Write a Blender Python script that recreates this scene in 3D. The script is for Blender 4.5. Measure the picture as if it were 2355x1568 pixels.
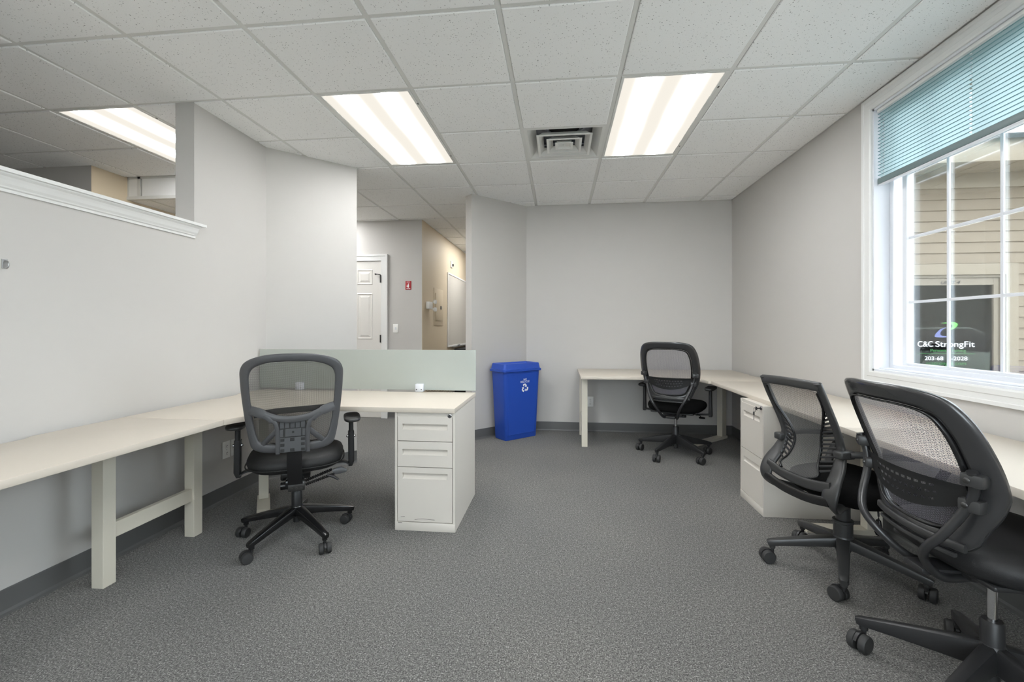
import bpy, bmesh, math, random
from mathutils import Vector, Matrix
R = math.radians
PI = math.pi
random.seed(7)
for o in list(bpy.data.objects):
    bpy.data.objects.remove(o, do_unlink=True)
SC = bpy.context.scene
COL = SC.collection

# ------------------------------------------------------------------ camera
CAMZ, CEIL = 1.19, 2.62
cam_d = bpy.data.cameras.new('camera')
cam = bpy.data.objects.new('camera', cam_d)
COL.objects.link(cam)
cam.location = (0, 0, CAMZ)
cam.rotation_euler = (R(90), 0, 0.1075)
cam_d.sensor_width = 36
cam_d.lens = 1021.3 / 2355 * 36
cam_d.shift_y = -29.6 / 2355
cam_d.clip_start = 0.02
SC.camera = cam

# ------------------------------------------------------------------ sky and exposure
W = bpy.data.worlds.new('overcast_sky')
SC.world = W
W.use_nodes = True
bgn = W.node_tree.nodes['Background']
bgn.inputs[0].default_value = (0.86, 0.93, 1.0, 1)
bgn.inputs[1].default_value = 5.3
SC.view_settings.view_transform = 'Standard'
SC.view_settings.look = 'None'
SC.view_settings.gamma = 1
SC.view_settings.use_curve_mapping = False
SC.view_settings.exposure = 0.92
LAMP = 16.0          # brightness of the ceiling light lenses

# ------------------------------------------------------------------ materials
MATS = {}
def srgb(r, g, b):
    f = lambda c: (c / 255 / 12.92) if c / 255 <= 0.04045 else ((c / 255 + 0.055) / 1.055) ** 2.4
    return (f(r), f(g), f(b), 1)
class NT:
    def __init__(s, name):
        s.m = bpy.data.materials.new(name); s.m.use_nodes = True
        s.t = s.m.node_tree; s.n = s.t.nodes; s.l = s.t.links
        s.b = s.n['Principled BSDF']; s.out = s.n['Material Output']
        MATS[name] = s.m
    def new(s, kind, **kw):
        nd = s.n.new(kind)
        for k, v in kw.items(): setattr(nd, k, v)
        return nd
    def link(s, a, b): s.l.new(a, b)
    def math(s, op, a, b=None, c=None):
        nd = s.n.new('ShaderNodeMath'); nd.operation = op
        for i, v in enumerate((a, b, c)):
            if v is None: continue
            if isinstance(v, (int, float)): nd.inputs[i].default_value = v
            else: s.l.new(v, nd.inputs[i])
        return nd.outputs[0]
    def pos(s, kind='Object'):
        return s.n.new('ShaderNodeTexCoord').outputs[kind]
    def noise(s, co, scale, detail=2, rough=0.5):
        nd = s.n.new('ShaderNodeTexNoise')
        nd.inputs['Scale'].default_value = scale; nd.inputs['Detail'].default_value = detail
        nd.inputs['Roughness'].default_value = rough
        s.l.new(co, nd.inputs['Vector'])
        return nd
    def ramp(s, fac, stops):
        nd = s.n.new('ShaderNodeValToRGB')
        e = nd.color_ramp.elements
        while len(e) < len(stops): e.new(0.5)
        for el, (p, c) in zip(e, stops): el.position = p; el.color = c
        s.l.new(fac, nd.inputs[0])
        return nd.outputs[0]
    def mix(s, fac, a, b):
        nd = s.n.new('ShaderNodeMix'); nd.data_type = 'RGBA'
        for i, v in ((0, fac), (6, a), (7, b)):
            if isinstance(v, (int, float, tuple)): nd.inputs[i].default_value = v
            else: s.l.new(v, nd.inputs[i])
        return nd.outputs[2]
    def bump(s, h, strength=0.2, dist=0.002):
        nd = s.n.new('ShaderNodeBump')
        nd.inputs['Strength'].default_value = strength; nd.inputs['Distance'].default_value = dist
        s.l.new(h, nd.inputs['Height'])
        s.l.new(nd.outputs[0], s.b.inputs['Normal'])
def mat(name, col, rough=0.5, metal=0.0, spec=0.5, bump=None, var=0.0, coat=0.0, sheen=0.0):
    t = NT(name)
    t.b.inputs['Base Color'].default_value = col
    t.b.inputs['Roughness'].default_value = rough
    t.b.inputs['Metallic'].default_value = metal
    t.b.inputs['Specular IOR Level'].default_value = spec
    t.b.inputs['Coat Weight'].default_value = coat
    t.b.inputs['Sheen Weight'].default_value = sheen
    co = t.pos()
    if var:
        n = t.noise(co, 6, 3)
        a = tuple(c * (1 - var) for c in col[:3]) + (1,); b = tuple(min(1, c * (1 + var)) for c in col[:3]) + (1,)
        t.link(t.mix(n.outputs[0], a, b), t.b.inputs['Base Color'])
    if bump:
        n = t.noise(co, bump[0], 2)
        t.bump(n.outputs[0], bump[1], bump[2] if len(bump) > 2 else 0.001)
    return t.m
mat('wall', srgb(194, 191, 187), 0.62, spec=0.3, bump=(220, 0.12, 0.0008), var=0.01)
mat('wall_tan', srgb(214, 198, 172), 0.6, spec=0.3, bump=(220, 0.12, 0.0008))
mat('trim', srgb(224, 224, 222), 0.35, spec=0.4)
mat('vinyl', srgb(222, 224, 229), 0.3, spec=0.4)
mat('grid', srgb(222, 222, 218), 0.45)
mat('base', srgb(96, 96, 95), 0.4, var=0.03)
mat('laminate', srgb(203, 194, 181), 0.38, spec=0.4, bump=(900, 0.04, 0.0004))
mat('frame_gloss', srgb(50, 50, 51), 0.26, spec=0.6, coat=0.3)
mat('lam_edge', srgb(222, 217, 205), 0.45)
mat('desk_metal', srgb(209, 203, 188), 0.42, bump=(700, 0.05, 0.0004))
mat('cabinet', srgb(208, 202, 193), 0.45, bump=(800, 0.05, 0.0004))
mat('black_plastic', srgb(38, 38, 39), 0.42, spec=0.45, bump=(900, 0.06, 0.0004))
mat('grey_plastic', srgb(74, 74, 76), 0.42, spec=0.5, bump=(900, 0.08, 0.0004))
mat('mid_plastic', srgb(52, 52, 52), 0.36, spec=0.5, bump=(900, 0.06, 0.0004))
mat('black_gloss', srgb(24, 24, 25), 0.22, spec=0.5)
mat('black_tube', srgb(40, 40, 41), 0.28, spec=0.6)
mat('rubber', srgb(44, 44, 44), 0.6)
mat('leather', srgb(24, 24, 24), 0.6, spec=0.45, bump=(160, 0.35, 0.002))
mat('seat_vinyl', srgb(33, 33, 34), 0.55, spec=0.35, bump=(500, 0.3, 0.001))
mat('black_fabric', srgb(17, 17, 17), 0.95, spec=0.1, bump=(700, 0.5, 0.001))
mat('grey_panel', srgb(76, 77, 79), 0.35, spec=0.5)
mat('chrome', srgb(205, 205, 208), 0.16, metal=1)
mat('dark_metal', srgb(95, 95, 95), 0.3, metal=1)
mat('steel', srgb(170, 170, 170), 0.35, metal=0.9)
mat('blue_plastic', srgb(40, 80, 180), 0.36, spec=0.45, bump=(500, 0.06, 0.0005))
mat('white_print', srgb(245, 247, 250), 0.5)
mat('outlet', srgb(240, 239, 235), 0.35)
mat('slot', srgb(30, 30, 30), 0.6)
mat('red_sign', srgb(168, 26, 34), 0.4)
mat('whiteboard', srgb(222, 216, 205), 0.12, spec=0.5)
mat('door_paint', srgb(216, 213, 208), 0.4)
mat('siding', srgb(130, 116, 97), 0.6, bump=(60, 0.1, 0.001), var=0.03)
mat('out_trim', srgb(138, 126, 108), 0.5)
mat('out_frame', srgb(130, 120, 105), 0.45)
mat('bounce_paving', srgb(190, 187, 180), 0.9, bump=(80, 0.4, 0.003), var=0.08)  # unseen paving, made pale to throw daylight up onto the ceiling
mat('dark_room', srgb(30, 28, 27), 0.9)
mat('foliage', srgb(46, 52, 40), 0.9, var=0.35)
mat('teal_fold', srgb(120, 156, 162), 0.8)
mat('teal_rail', srgb(108, 124, 126), 0.45)
mat('duct_metal', srgb(150, 154, 160), 0.4, metal=0.6)
mat('void', srgb(12, 12, 12), 0.9)
mat('vent_white', srgb(226, 226, 222), 0.42)
mat('logo_green', srgb(96, 205, 78), 0.5)
mat('logo_blue', srgb(96, 104, 158), 0.5)
mat('text_green', srgb(58, 128, 66), 0.5)
mat('ink', srgb(40, 40, 40), 0.7)
mat('scuff', srgb(70, 64, 58), 0.7)
mat('car_paint', srgb(206, 214, 200), 0.25, coat=0.5)

def m_tile():
    t = NT('tile')
    g = t.new('ShaderNodeNewGeometry')
    co = g.outputs['Position']
    mp = t.new('ShaderNodeMapping'); mp.inputs['Scale'].default_value = (1, 1, 0)
    t.link(co, mp.inputs[0])
    nz = t.noise(mp.outputs[0], 60, 2)
    add = t.new('ShaderNodeVectorMath', operation='SCALE'); add.inputs['Scale'].default_value = 0.012
    t.link(nz.outputs['Color'], add.inputs[0])
    s = t.new('ShaderNodeVectorMath', operation='ADD')
    t.link(mp.outputs[0], s.inputs[0]); t.link(add.outputs[0], s.inputs[1])
    v = t.new('ShaderNodeTexVoronoi'); v.inputs['Scale'].default_value = 100
    t.link(s.outputs[0], v.inputs['Vector'])
    sep = t.new('ShaderNodeSeparateColor'); t.link(v.outputs['Color'], sep.inputs[0])
    # only some cells carry a pin hole, of varied size
    rad = t.math('MULTIPLY_ADD', sep.outputs[0], 0.40, -0.10)
    d = t.math('LESS_THAN', v.outputs['Distance'], rad)
    fine = t.noise(mp.outputs[0], 420, 2)
    base = t.ramp(fine.outputs[0], [(0.3, srgb(240, 240, 238)), (0.7, srgb(250, 250, 249))])
    sep2 = t.math('MULTIPLY_ADD', sep.outputs[1], 0.45, 0.22)
    fac = t.math('MULTIPLY', d, sep2)
    t.link(t.mix(fac, base, srgb(62, 60, 56)), t.b.inputs['Base Color'])
    t.b.inputs['Roughness'].default_value = 0.9
    t.b.inputs['Specular IOR Level'].default_value = 0.1
    inv = t.math('MULTIPLY_ADD', d, -1.0, fine.outputs[0])
    t.bump(inv, 0.25, 0.001)
m_tile()

def m_carpet():
    t = NT('carpet')
    co = t.pos()
    a = t.noise(co, 190, 3, 0.7)
    b = t.noise(co, 75, 3, 0.6)
    c = t.noise(co, 1.1, 2)
    f = t.math('ADD', t.math('MULTIPLY', a.outputs[0], 0.78), t.math('MULTIPLY', b.outputs[0], 0.22))
    col = t.ramp(f, [(0.34, srgb(36, 35, 34)), (0.46, srgb(90, 89, 87)), (0.56, srgb(124, 123, 120)), (0.70, srgb(198, 196, 191))])
    low = t.ramp(c.outputs[0], [(0.35, (0.92, 0.92, 0.92, 1)), (0.65, (1.05, 1.04, 1.02, 1))])
    mul = t.new('ShaderNodeMix', data_type='RGBA', blend_type='MULTIPLY'); mul.inputs[0].default_value = 1
    t.link(col, mul.inputs[6]); t.link(low, mul.inputs[7])
    t.link(mul.outputs[2], t.b.inputs['Base Color'])
    t.b.inputs['Roughness'].default_value = 1.0
    t.b.inputs['Specular IOR Level'].default_value = 0.05
    t.b.inputs['Sheen Weight'].default_value = 0.15
    t.bump(f, 0.7, 0.006)
m_carpet()

def m_lens():
    t = NT('lens')
    co = t.pos()
    sp = t.new('ShaderNodeSeparateXYZ'); t.link(co, sp.inputs[0])
    # two fluorescent tubes behind a prismatic sheet: brightness peaks over each tube
    wob = t.noise(co, 2.2, 1)
    x = t.math('ADD', sp.outputs[0], t.math('MULTIPLY_ADD', wob.outputs[0], 0.024, -0.012))
    ax = t.math('SUBTRACT', t.math('ABSOLUTE', x), 0.13)
    g = t.math('POWER', 2.718, t.math('MULTIPLY', t.math('MULTIPLY', ax, ax), -900.0))
    st = t.math('MULTIPLY', g, LAMP * 1.9)
    e = t.new('ShaderNodeEmission'); e.inputs[0].default_value = (0.975, 0.99, 1.0, 1)
    t.link(st, e.inputs[1])
    e2 = t.new('ShaderNodeEmission'); e2.inputs[0].default_value = (0.90, 0.85, 0.76, 1); e2.inputs[1].default_value = 0.55
    ad = t.new('ShaderNodeAddShader'); t.link(e.outputs[0], ad.inputs[0]); t.link(e2.outputs[0], ad.inputs[1])
    t.link(ad.outputs[0], t.out.inputs[0])
m_lens()

def m_glass(name, tint, refl=1.0):
    t = NT(name)
    t.n.remove(t.b)
    tr = t.new('ShaderNodeBsdfTransparent'); tr.inputs[0].default_value = tint
    gl = t.new('ShaderNodeBsdfGlossy'); gl.inputs['Roughness'].default_value = 0.02
    fr = t.new('ShaderNodeFresnel'); fr.inputs[0].default_value = 1.5
    mx = t.new('ShaderNodeMixShader')
    t.link(t.math('MULTIPLY', fr.outputs[0], refl), mx.inputs[0]); t.link(tr.outputs[0], mx.inputs[1]); t.link(gl.outputs[0], mx.inputs[2])
    t.link(mx.outputs[0], t.out.inputs[0])
m_glass('window_glass', (0.95, 0.97, 0.97, 1), 0.6)
m_glass('neighbour_glass', (0.55, 0.58, 0.58, 1), 1.0)

def m_frost():
    t = NT('frosted_glass')
    t.n.remove(t.b)
    co = t.pos()
    tl = t.new('ShaderNodeBsdfTranslucent'); tl.inputs[0].default_value = srgb(222, 227, 220)
    df = t.new('ShaderNodeBsdfDiffuse'); df.inputs[0].default_value = srgb(206, 211, 204)
    gl = t.new('ShaderNodeBsdfGlossy'); gl.inputs['Roughness'].default_value = 0.06
    fr = t.new('ShaderNodeFresnel'); fr.inputs[0].default_value = 1.5
    m1 = t.new('ShaderNodeMixShader'); m1.inputs[0].default_value = 0.72
    t.link(tl.outputs[0], m1.inputs[1]); t.link(df.outputs[0], m1.inputs[2])
    m2 = t.new('ShaderNodeMixShader')
    t.link(fr.outputs[0], m2.inputs[0]); t.link(m1.outputs[0], m2.inputs[1]); t.link(gl.outputs[0], m2.inputs[2])
    t.link(m2.outputs[0], t.out.inputs[0])
m_frost()

def m_mesh(name, col, bw, rh, mortar, rough=0.5, sheen=0.3, wav=0.0, spec=0.5, rot=0.0):
    """woven see-through mesh: staggered holes laid out in the panel's own UV (metres)"""
    t = NT(name)
    t.b.inputs['Base Color'].default_value = col
    t.b.inputs['Roughness'].default_value = rough
    t.b.inputs['Sheen Weight'].default_value = sheen
    t.b.inputs['Specular IOR Level'].default_value = spec
    uv = t.pos('UV')
    if wav:
        n = t.noise(uv, 40, 1)
        sc = t.new('ShaderNodeVectorMath', operation='SCALE'); sc.inputs['Scale'].default_value = wav
        t.link(n.outputs['Color'], sc.inputs[0])
        ad = t.new('ShaderNodeVectorMath', operation='ADD'); t.link(uv, ad.inputs[0]); t.link(sc.outputs[0], ad.inputs[1])
        uv = ad.outputs[0]
    if rot:
        mp = t.new('ShaderNodeMapping'); mp.inputs['Rotation'].default_value = (0, 0, rot); t.link(uv, mp.inputs[0]); uv = mp.outputs[0]
    br = t.new('ShaderNodeTexBrick'); br.offset = 0.36
    br.inputs['Scale'].default_value = 1.0
    br.inputs['Brick Width'].default_value = bw; br.inputs['Row Height'].default_value = rh
    br.inputs['Mortar Size'].default_value = mortar; br.inputs['Mortar Smooth'].default_value = 0.0
    t.link(uv, br.inputs['Vector'])
    tr = t.new('ShaderNodeBsdfTransparent')
    mx = t.new('ShaderNodeMixShader')
    t.link(br.outputs['Fac'], mx.inputs[0]); t.link(tr.outputs[0], mx.inputs[1]); t.link(t.b.outputs[0], mx.inputs[2])
    t.link(mx.outputs[0], t.out.inputs[0])
m_mesh('mesh_fine', srgb(46, 43, 39), 0.0085, 0.0030, 0.00085)
m_mesh('mesh_coarse', srgb(104, 101, 112), 0.0135, 0.0036, 0.00085, rough=0.4, sheen=0.3, wav=0.006, spec=0.6, rot=0.16)
m_mesh('mesh_soft', srgb(60, 60, 60), 0.004, 0.004, 0.0009)

def m_shade():
    t = NT('shade_fabric')
    t.n.remove(t.b)
    tl = t.new('ShaderNodeBsdfTranslucent'); tl.inputs[0].default_value = srgb(200, 215, 217)
    df = t.new('ShaderNodeBsdfDiffuse'); df.inputs[0].default_value = srgb(186, 206, 208)
    m1 = t.new('ShaderNodeMixShader'); m1.inputs[0].default_value = 0.45
    t.link(tl.outputs[0], m1.inputs[1]); t.link(df.outputs[0], m1.inputs[2])
    # punched cord holes, one per pleat, every 0.57 m
    co = t.pos(); sp = t.new('ShaderNodeSeparateXYZ'); t.link(co, sp.inputs[0])
    fy = t.math('FRACT', t.math('MULTIPLY', t.math('ADD', sp.outputs[1], 3.107), 1 / 0.57))
    hy = t.math('LESS_THAN', t.math('ABSOLUTE', t.math('SUBTRACT', fy, 0.5)), 0.005 / 0.57)
    fz = t.math('FRACT', t.math('MULTIPLY', t.math('ADD', sp.outputs[2], -2.0), 1 / 0.0205))
    hz = t.math('LESS_THAN', t.math('ABSOLUTE', t.math('SUBTRACT', fz, 0.5)), 0.16)
    tr = t.new('ShaderNodeBsdfTransparent')
    m2 = t.new('ShaderNodeMixShader')
    t.link(t.math('MULTIPLY', hy, hz), m2.inputs[0]); t.link(m1.outputs[0], m2.inputs[1]); t.link(tr.outputs[0], m2.inputs[2])
    t.link(m2.outputs[0], t.out.inputs[0])
m_shade()

# ------------------------------------------------------------------ mesh helpers
def V(*a): return Vector(a)
def bmn(): return bmesh.new()
def add_box(bm, lo, hi, bev=0.0, M=None, seg=2):
    c = [(a + b) / 2 for a, b in zip(lo, hi)]; s = [abs(b - a) for a, b in zip(lo, hi)]
    mm = Matrix.Translation(c) @ Matrix.Diagonal((s[0], s[1], s[2], 1))
    r = bmesh.ops.create_cube(bm, size=1.0, matrix=mm)
    vs = r['verts']
    if bev > 0:
        es = list({e for v in vs for e in v.link_edges})
        rb = bmesh.ops.bevel(bm, geom=es, offset=bev, segments=seg, profile=0.5, affect='EDGES', clamp_overlap=True)
        vs = list({v for f in rb['faces'] for v in f.verts} | {v for v in vs if v.is_valid})
        ext = set(vs)
        # bevel returns only its own faces: gather the whole island
        stack = list(vs)
        while stack:
            v = stack.pop()
            for e in v.link_edges:
                w = e.other_vert(v)
                if w not in ext: ext.add(w); stack.append(w)
        vs = list(ext)
    if M is not None: bmesh.ops.transform(bm, matrix=M, verts=vs)
    return vs
def add_prism(bm, pts, z0, z1, axis='Z', M=None, bev=0.0):
    """polygon outline pts (a,b) extruded between z0 and z1 along an axis"""
    def mk(a, b, h):
        return {'Z': (a, b, h), 'Y': (a, h, b), 'X': (h, a, b)}[axis]
    lo = [bm.verts.new(mk(a, b, z0)) for a, b in pts]
    hi = [bm.verts.new(mk(a, b, z1)) for a, b in pts]
    n = len(pts)
    fs = [bm.faces.new(lo[::-1]), bm.faces.new(hi)]
    for i in range(n): fs.append(bm.faces.new((lo[i], lo[(i + 1) % n], hi[(i + 1) % n], hi[i])))
    bmesh.ops.recalc_face_normals(bm, faces=fs)
    vs = lo + hi
    if bev:
        es = [e for f in fs[:2] for e in f.edges]
        rb = bmesh.ops.bevel(bm, geom=es, offset=bev, segments=2, profile=0.5, affect='EDGES', clamp_overlap=True)
        vs = list({v for f in rb['faces'] for v in f.verts})
    if M is not None: bmesh.ops.transform(bm, matrix=M, verts=vs)
    return vs
def frame_of(d, up=V(0, 0, 1)):
    d = d.normalized()
    x = d.cross(up)
    if x.length < 1e-4: x = d.cross(V(0, 1, 0))
    x.normalize(); y = x.cross(d); y.normalize()
    return x, y
def sweep(bm, path, rad, n=10, sq=1.0, up=V(0, 0, 1), cap=True, fixed=None):
    """sweep a superellipse section; rad = one (rx, ry) or one per point; sq<1 squarer"""
    path = [Vector(p) for p in path]
    if not isinstance(rad, list): rad = [rad] * len(path)
    rad = [(r, r) if isinstance(r, (int, float)) else r for r in rad]
    rings = []
    for i, p in enumerate(path):
        d = (path[min(i + 1, len(path) - 1)] - path[max(i - 1, 0)])
        x, y = fixed if fixed else frame_of(d, up)
        ring = []
        for k in range(n):
            a = 2 * PI * (k + 0.5) / n
            ca, sa = math.cos(a), math.sin(a)
            ca = math.copysign(abs(ca) ** sq, ca); sa = math.copysign(abs(sa) ** sq, sa)
            ring.append(bm.verts.new(p + x * (ca * rad[i][0]) + y * (sa * rad[i][1])))
        rings.append(ring)
    fs = []
    for a, b in zip(rings, rings[1:]):
        for k in range(n): fs.append(bm.faces.new((a[k], a[(k + 1) % n], b[(k + 1) % n], b[k])))
    if cap: fs.append(bm.faces.new(rings[0][::-1])); fs.append(bm.faces.new(rings[-1]))
    bmesh.ops.recalc_face_normals(bm, faces=fs)
    return [v for r in rings for v in r]
def spline(pts, n=8, closed=False):
    pts = [Vector(p) for p in pts]; out = []; m = len(pts)
    rng = range(m) if closed else range(m - 1)
    for i in rng:
        g = (lambda k: pts[k % m]) if closed else (lambda k: pts[max(0, min(m - 1, k))])
        p0, p1, p2, p3 = g(i - 1), g(i), g(i + 1), g(i + 2)
        for k in range(n):
            t = k / n
            out.append(0.5 * ((2 * p1) + (p2 - p0) * t + (2 * p0 - 5 * p1 + 4 * p2 - p3) * t * t + (3 * p1 - p0 - 3 * p2 + p3) * t ** 3))
    if not closed: out.append(pts[-1])
    return out
def lathe(bm, prof, n=20, M=None, cap=True):
    rings = []
    for r, z in prof:
        rings.append([bm.verts.new((r * math.cos(2 * PI * k / n), r * math.sin(2 * PI * k / n), z)) for k in range(n)])
    fs = []
    for a, b in zip(rings, rings[1:]):
        for k in range(n): fs.append(bm.faces.new((a[k], a[(k + 1) % n], b[(k + 1) % n], b[k])))
    if cap: fs.append(bm.faces.new(rings[0][::-1])); fs.append(bm.faces.new(rings[-1]))
    bmesh.ops.recalc_face_normals(bm, faces=fs)
    vs = [v for r in rings for v in r]
    if M is not None: bmesh.ops.transform(bm, matrix=M, verts=vs)
    return vs
def cyl(bm, a, b, r, n=14, r2=None):
    return sweep(bm, [a, b], [r, r if r2 is None else r2], n)
def link(name, me, m, parent=None):
    if isinstance(m, str): m = MATS[m]
    if m and not me.materials: me.materials.append(m)
    o = bpy.data.objects.new(name, me); COL.objects.link(o)
    if parent is not None: o.parent = parent
    return o
def obj(name, bm, m, parent=None, smooth=None):
    me = bpy.data.meshes.new(name); bm.to_mesh(me); bm.free()
    if smooth is not None:
        me.polygons.foreach_set('use_smooth', [True] * len(me.polygons))
        if smooth < 179:
            me.set_sharp_from_angle(angle=R(smooth))
    return link(name, me, m, parent)
def box(name, lo, hi, m, parent=None, bev=0.0):
    bm = bmn(); add_box(bm, lo, hi, bev); return obj(name, bm, m, parent, 35 if bev else None)
def tag(o, label, cat=None, group=None, kind=None):
    o['label'] = label
    if cat: o['category'] = cat
    if group: o['group'] = group
    if kind: o['kind'] = kind
    return o
def thing(name, label, cat, loc=(0, 0, 0), rz=0.0, group=None):
    o = bpy.data.objects.new(name, None); COL.objects.link(o)
    o.location = loc; o.rotation_euler = (0, 0, rz); o.empty_display_size = 0.1
    return tag(o, label, cat, group)
def struct(o, label, cat): return tag(o, label, cat, None, 'structure')
def text_mesh(name, s, size, m, parent, M, extr=0.0006, shear=0.0, sx=1.0, spacing=1.0, bold=0.0):
    cu = bpy.data.curves.new(name, 'FONT'); cu.body = s; cu.size = size; cu.extrude = extr
    cu.align_x = 'CENTER'; cu.align_y = 'CENTER'; cu.shear = shear; cu.offset = bold; cu.space_character = spacing
    to = bpy.data.objects.new('tmp', cu); COL.objects.link(to)
    bpy.context.view_layer.update()
    me = bpy.data.meshes.new_from_object(to.evaluated_get(bpy.context.evaluated_depsgraph_get()))
    bpy.data.objects.remove(to, do_unlink=True); bpy.data.curves.remove(cu)
    me.name = name
    me.materials.clear()
    me.transform(M @ Matrix.Diagonal((sx, 1, 1, 1)))
    return link(name, me, m, parent)

# ================================================================== THE ROOM
XR, XL, YB, YF = 1.905, -2.30, 5.18, -3.0       # right wall, left wall, back wall, wall behind the camera
DG = 5.57                                        # diagonal wall runs along y = x + DG
TOP = CEIL + 0.012
# floor
struct(box('floor', (-7.0, YF - 0.1, -0.1), (XR + 0.16, 10.0, 0.0), 'carpet'), 'grey flecked loop-pile carpet', 'floor')

# left wall: half wall with an opening above, full height from y=2.577 on
Y0 = 2.577
bm = bmn()
add_box(bm, (XL - 0.13, YF, 0), (XL, Y0, 1.80)); add_box(bm, (XL - 0.13, Y0, 0), (XL, 3.275, TOP))
struct(obj('wall_left', bm, 'wall'), 'pale grey partition wall, half height with an opening on top', 'wall')
# diagonal wall with a full height opening
def diag_piece(name, x0, x1, label):
    t = 0.115 / math.sqrt(2)
    pts = [(x0, x0 + DG), (x1, x1 + DG), (x1 - t, x1 + DG + t), (x0 - t, x0 + DG + t)]
    bm = bmn(); add_prism(bm, pts, 0, TOP)
    return struct(obj(name, bm, 'wall'), label, 'wall')
diag_piece('wall_diagonal', XL, -1.795, 'angled pale grey wall panel left of the hall opening')
diag_piece('wall_diagonal_right', -0.932, YB - DG + 0.0, 'angled pale grey wall panel right of the hall opening')
struct(box('wall_back', (YB - DG, YB, 0), (XR + 0.16, YB + 0.12, TOP), 'wall'), 'pale grey back wall behind the far desk', 'wall')
# right wall with the window hole
WY0, WY1, WZ0, WZ1 = 1.17, 2.94, 0.93, 2.525
W2A, W2B = -1.95, -0.18                       # unseen second window, added to bring in daylight behind the viewer
bm = bmn()
for lo, hi in [((XR, YF, 0), (XR + 0.16, W2A, TOP)), ((XR, W2B, 0), (XR + 0.16, WY0, TOP)), ((XR, WY1, 0), (XR + 0.16, YB, TOP))]:
    add_box(bm, lo, hi)
for ya_, yb_ in ((W2A, W2B), (WY0, WY1)):
    add_box(bm, (XR, ya_, 0), (XR + 0.16, yb_, WZ0)); add_box(bm, (XR, ya_, WZ1), (XR + 0.16, yb_, TOP))
bmesh.ops.remove_doubles(bm, verts=bm.verts, dist=1e-5)
struct(obj('wall_right', bm, 'wall'), 'grey wall with the window', 'wall')
RX0, RX1, RZ0, RZ1 = -1.9, 1.5, 0.45, 2.40    # unseen glazing added behind the viewer to let daylight in
bm = bmn()
for lo, hi in [((-7.0, YF - 0.1, 0), (RX0, YF, TOP)), ((RX1, YF - 0.1, 0), (XR + 0.16, YF, TOP)), ((RX0, YF - 0.1, 0), (RX1, YF, RZ0)), ((RX0, YF - 0.1, RZ1), (RX1, YF, TOP))]:
    add_box(bm, lo, hi)
struct(obj('wall_rear', bm, 'wall'), 'wall behind the viewer with an added wide window', 'wall')
# hall and the room beyond the half wall
struct(box('wall_hall', (-6.9, 5.67, 0), (-1.80, 5.79, TOP), 'wall'), 'grey hall wall with the white panelled door', 'wall')
struct(box('wall_hall_side', (-1.92, 5.6705, 0), (-1.798, 9.6, TOP), 'wall_tan'), 'tan hall wall with the whiteboard', 'wall')
struct(box('wall_hall_end', (-1.92, 9.6, 0), (0.4, 9.7, TOP), 'wall'), 'end wall of the hall', 'wall')
struct(box('wall_hall_right', (-0.39, YB + 0.12, 0), (-0.27, 9.6, TOP), 'wall'), 'right wall of the hall', 'wall')
struct(box('wall_other_room', (-6.9, 3.47, 0), (-4.08, 3.59, TOP), 'wall'), 'grey wall seen over the half wall', 'wall')
struct(box('wall_other_side', (-4.20, 3.4705, 0), (-4.078, 5.67, TOP), 'wall_tan'), 'tan wall seen over the half wall', 'wall')
struct(box('wall_far_left', (-7.0, YF, 0), (-6.9, 5.79, TOP), 'wall'), 'outer wall of the room beyond', 'wall')

# ---- ceiling: exposed T grid with a tile in every opening
GX, GY, T = -0.273, 1.954, 0.61
def gx(i): return GX + T * i
def gy(j): return GY + T * j
deck = box('ceiling', (-7.0, YF - 0.1, CEIL + 0.45), (XR + 0.16, 10.0, CEIL + 0.5), 'void')  # black slab above the grid, added to keep sky light out
struct(deck, 'white suspended ceiling of speckled tiles in a grid', 'ceiling')
XMIN, YMAX = -6.9, 9.6
LIGHTS = [(-2, 1), (1, 1), (-5, 1), (0, -3), (-5, -3), (-2, -7), (1, -7), (-2, 8), (-5, 4)]
def tbar(lo, hi):
    bm = bmn(); add_box(bm, lo, hi); return obj('grid_bar', bm, 'grid', deck)
for i in range(-10, 4):
    tbar((gx(i) - 0.012, YF, CEIL), (gx(i) + 0.012, YB if i > -1 else YMAX, CEIL + 0.004))
for j in range(-8, 13):
    xr = XR if gy(j) < YB else -0.3
    # cross bars stop at the sides of each light panel
    cuts = sorted(i for i, jj in LIGHTS if jj + 1 == j)
    x = XMIN
    for i in cuts:
        tbar((x, gy(j) - 0.012, CEIL + 0.0005), (gx(i), gy(j) + 0.012, CEIL + 0.0042)); x = gx(i + 1)
    tbar((x, gy(j) - 0.012, CEIL + 0.0005), (xr, gy(j) + 0.012, CEIL + 0.0042))
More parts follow.
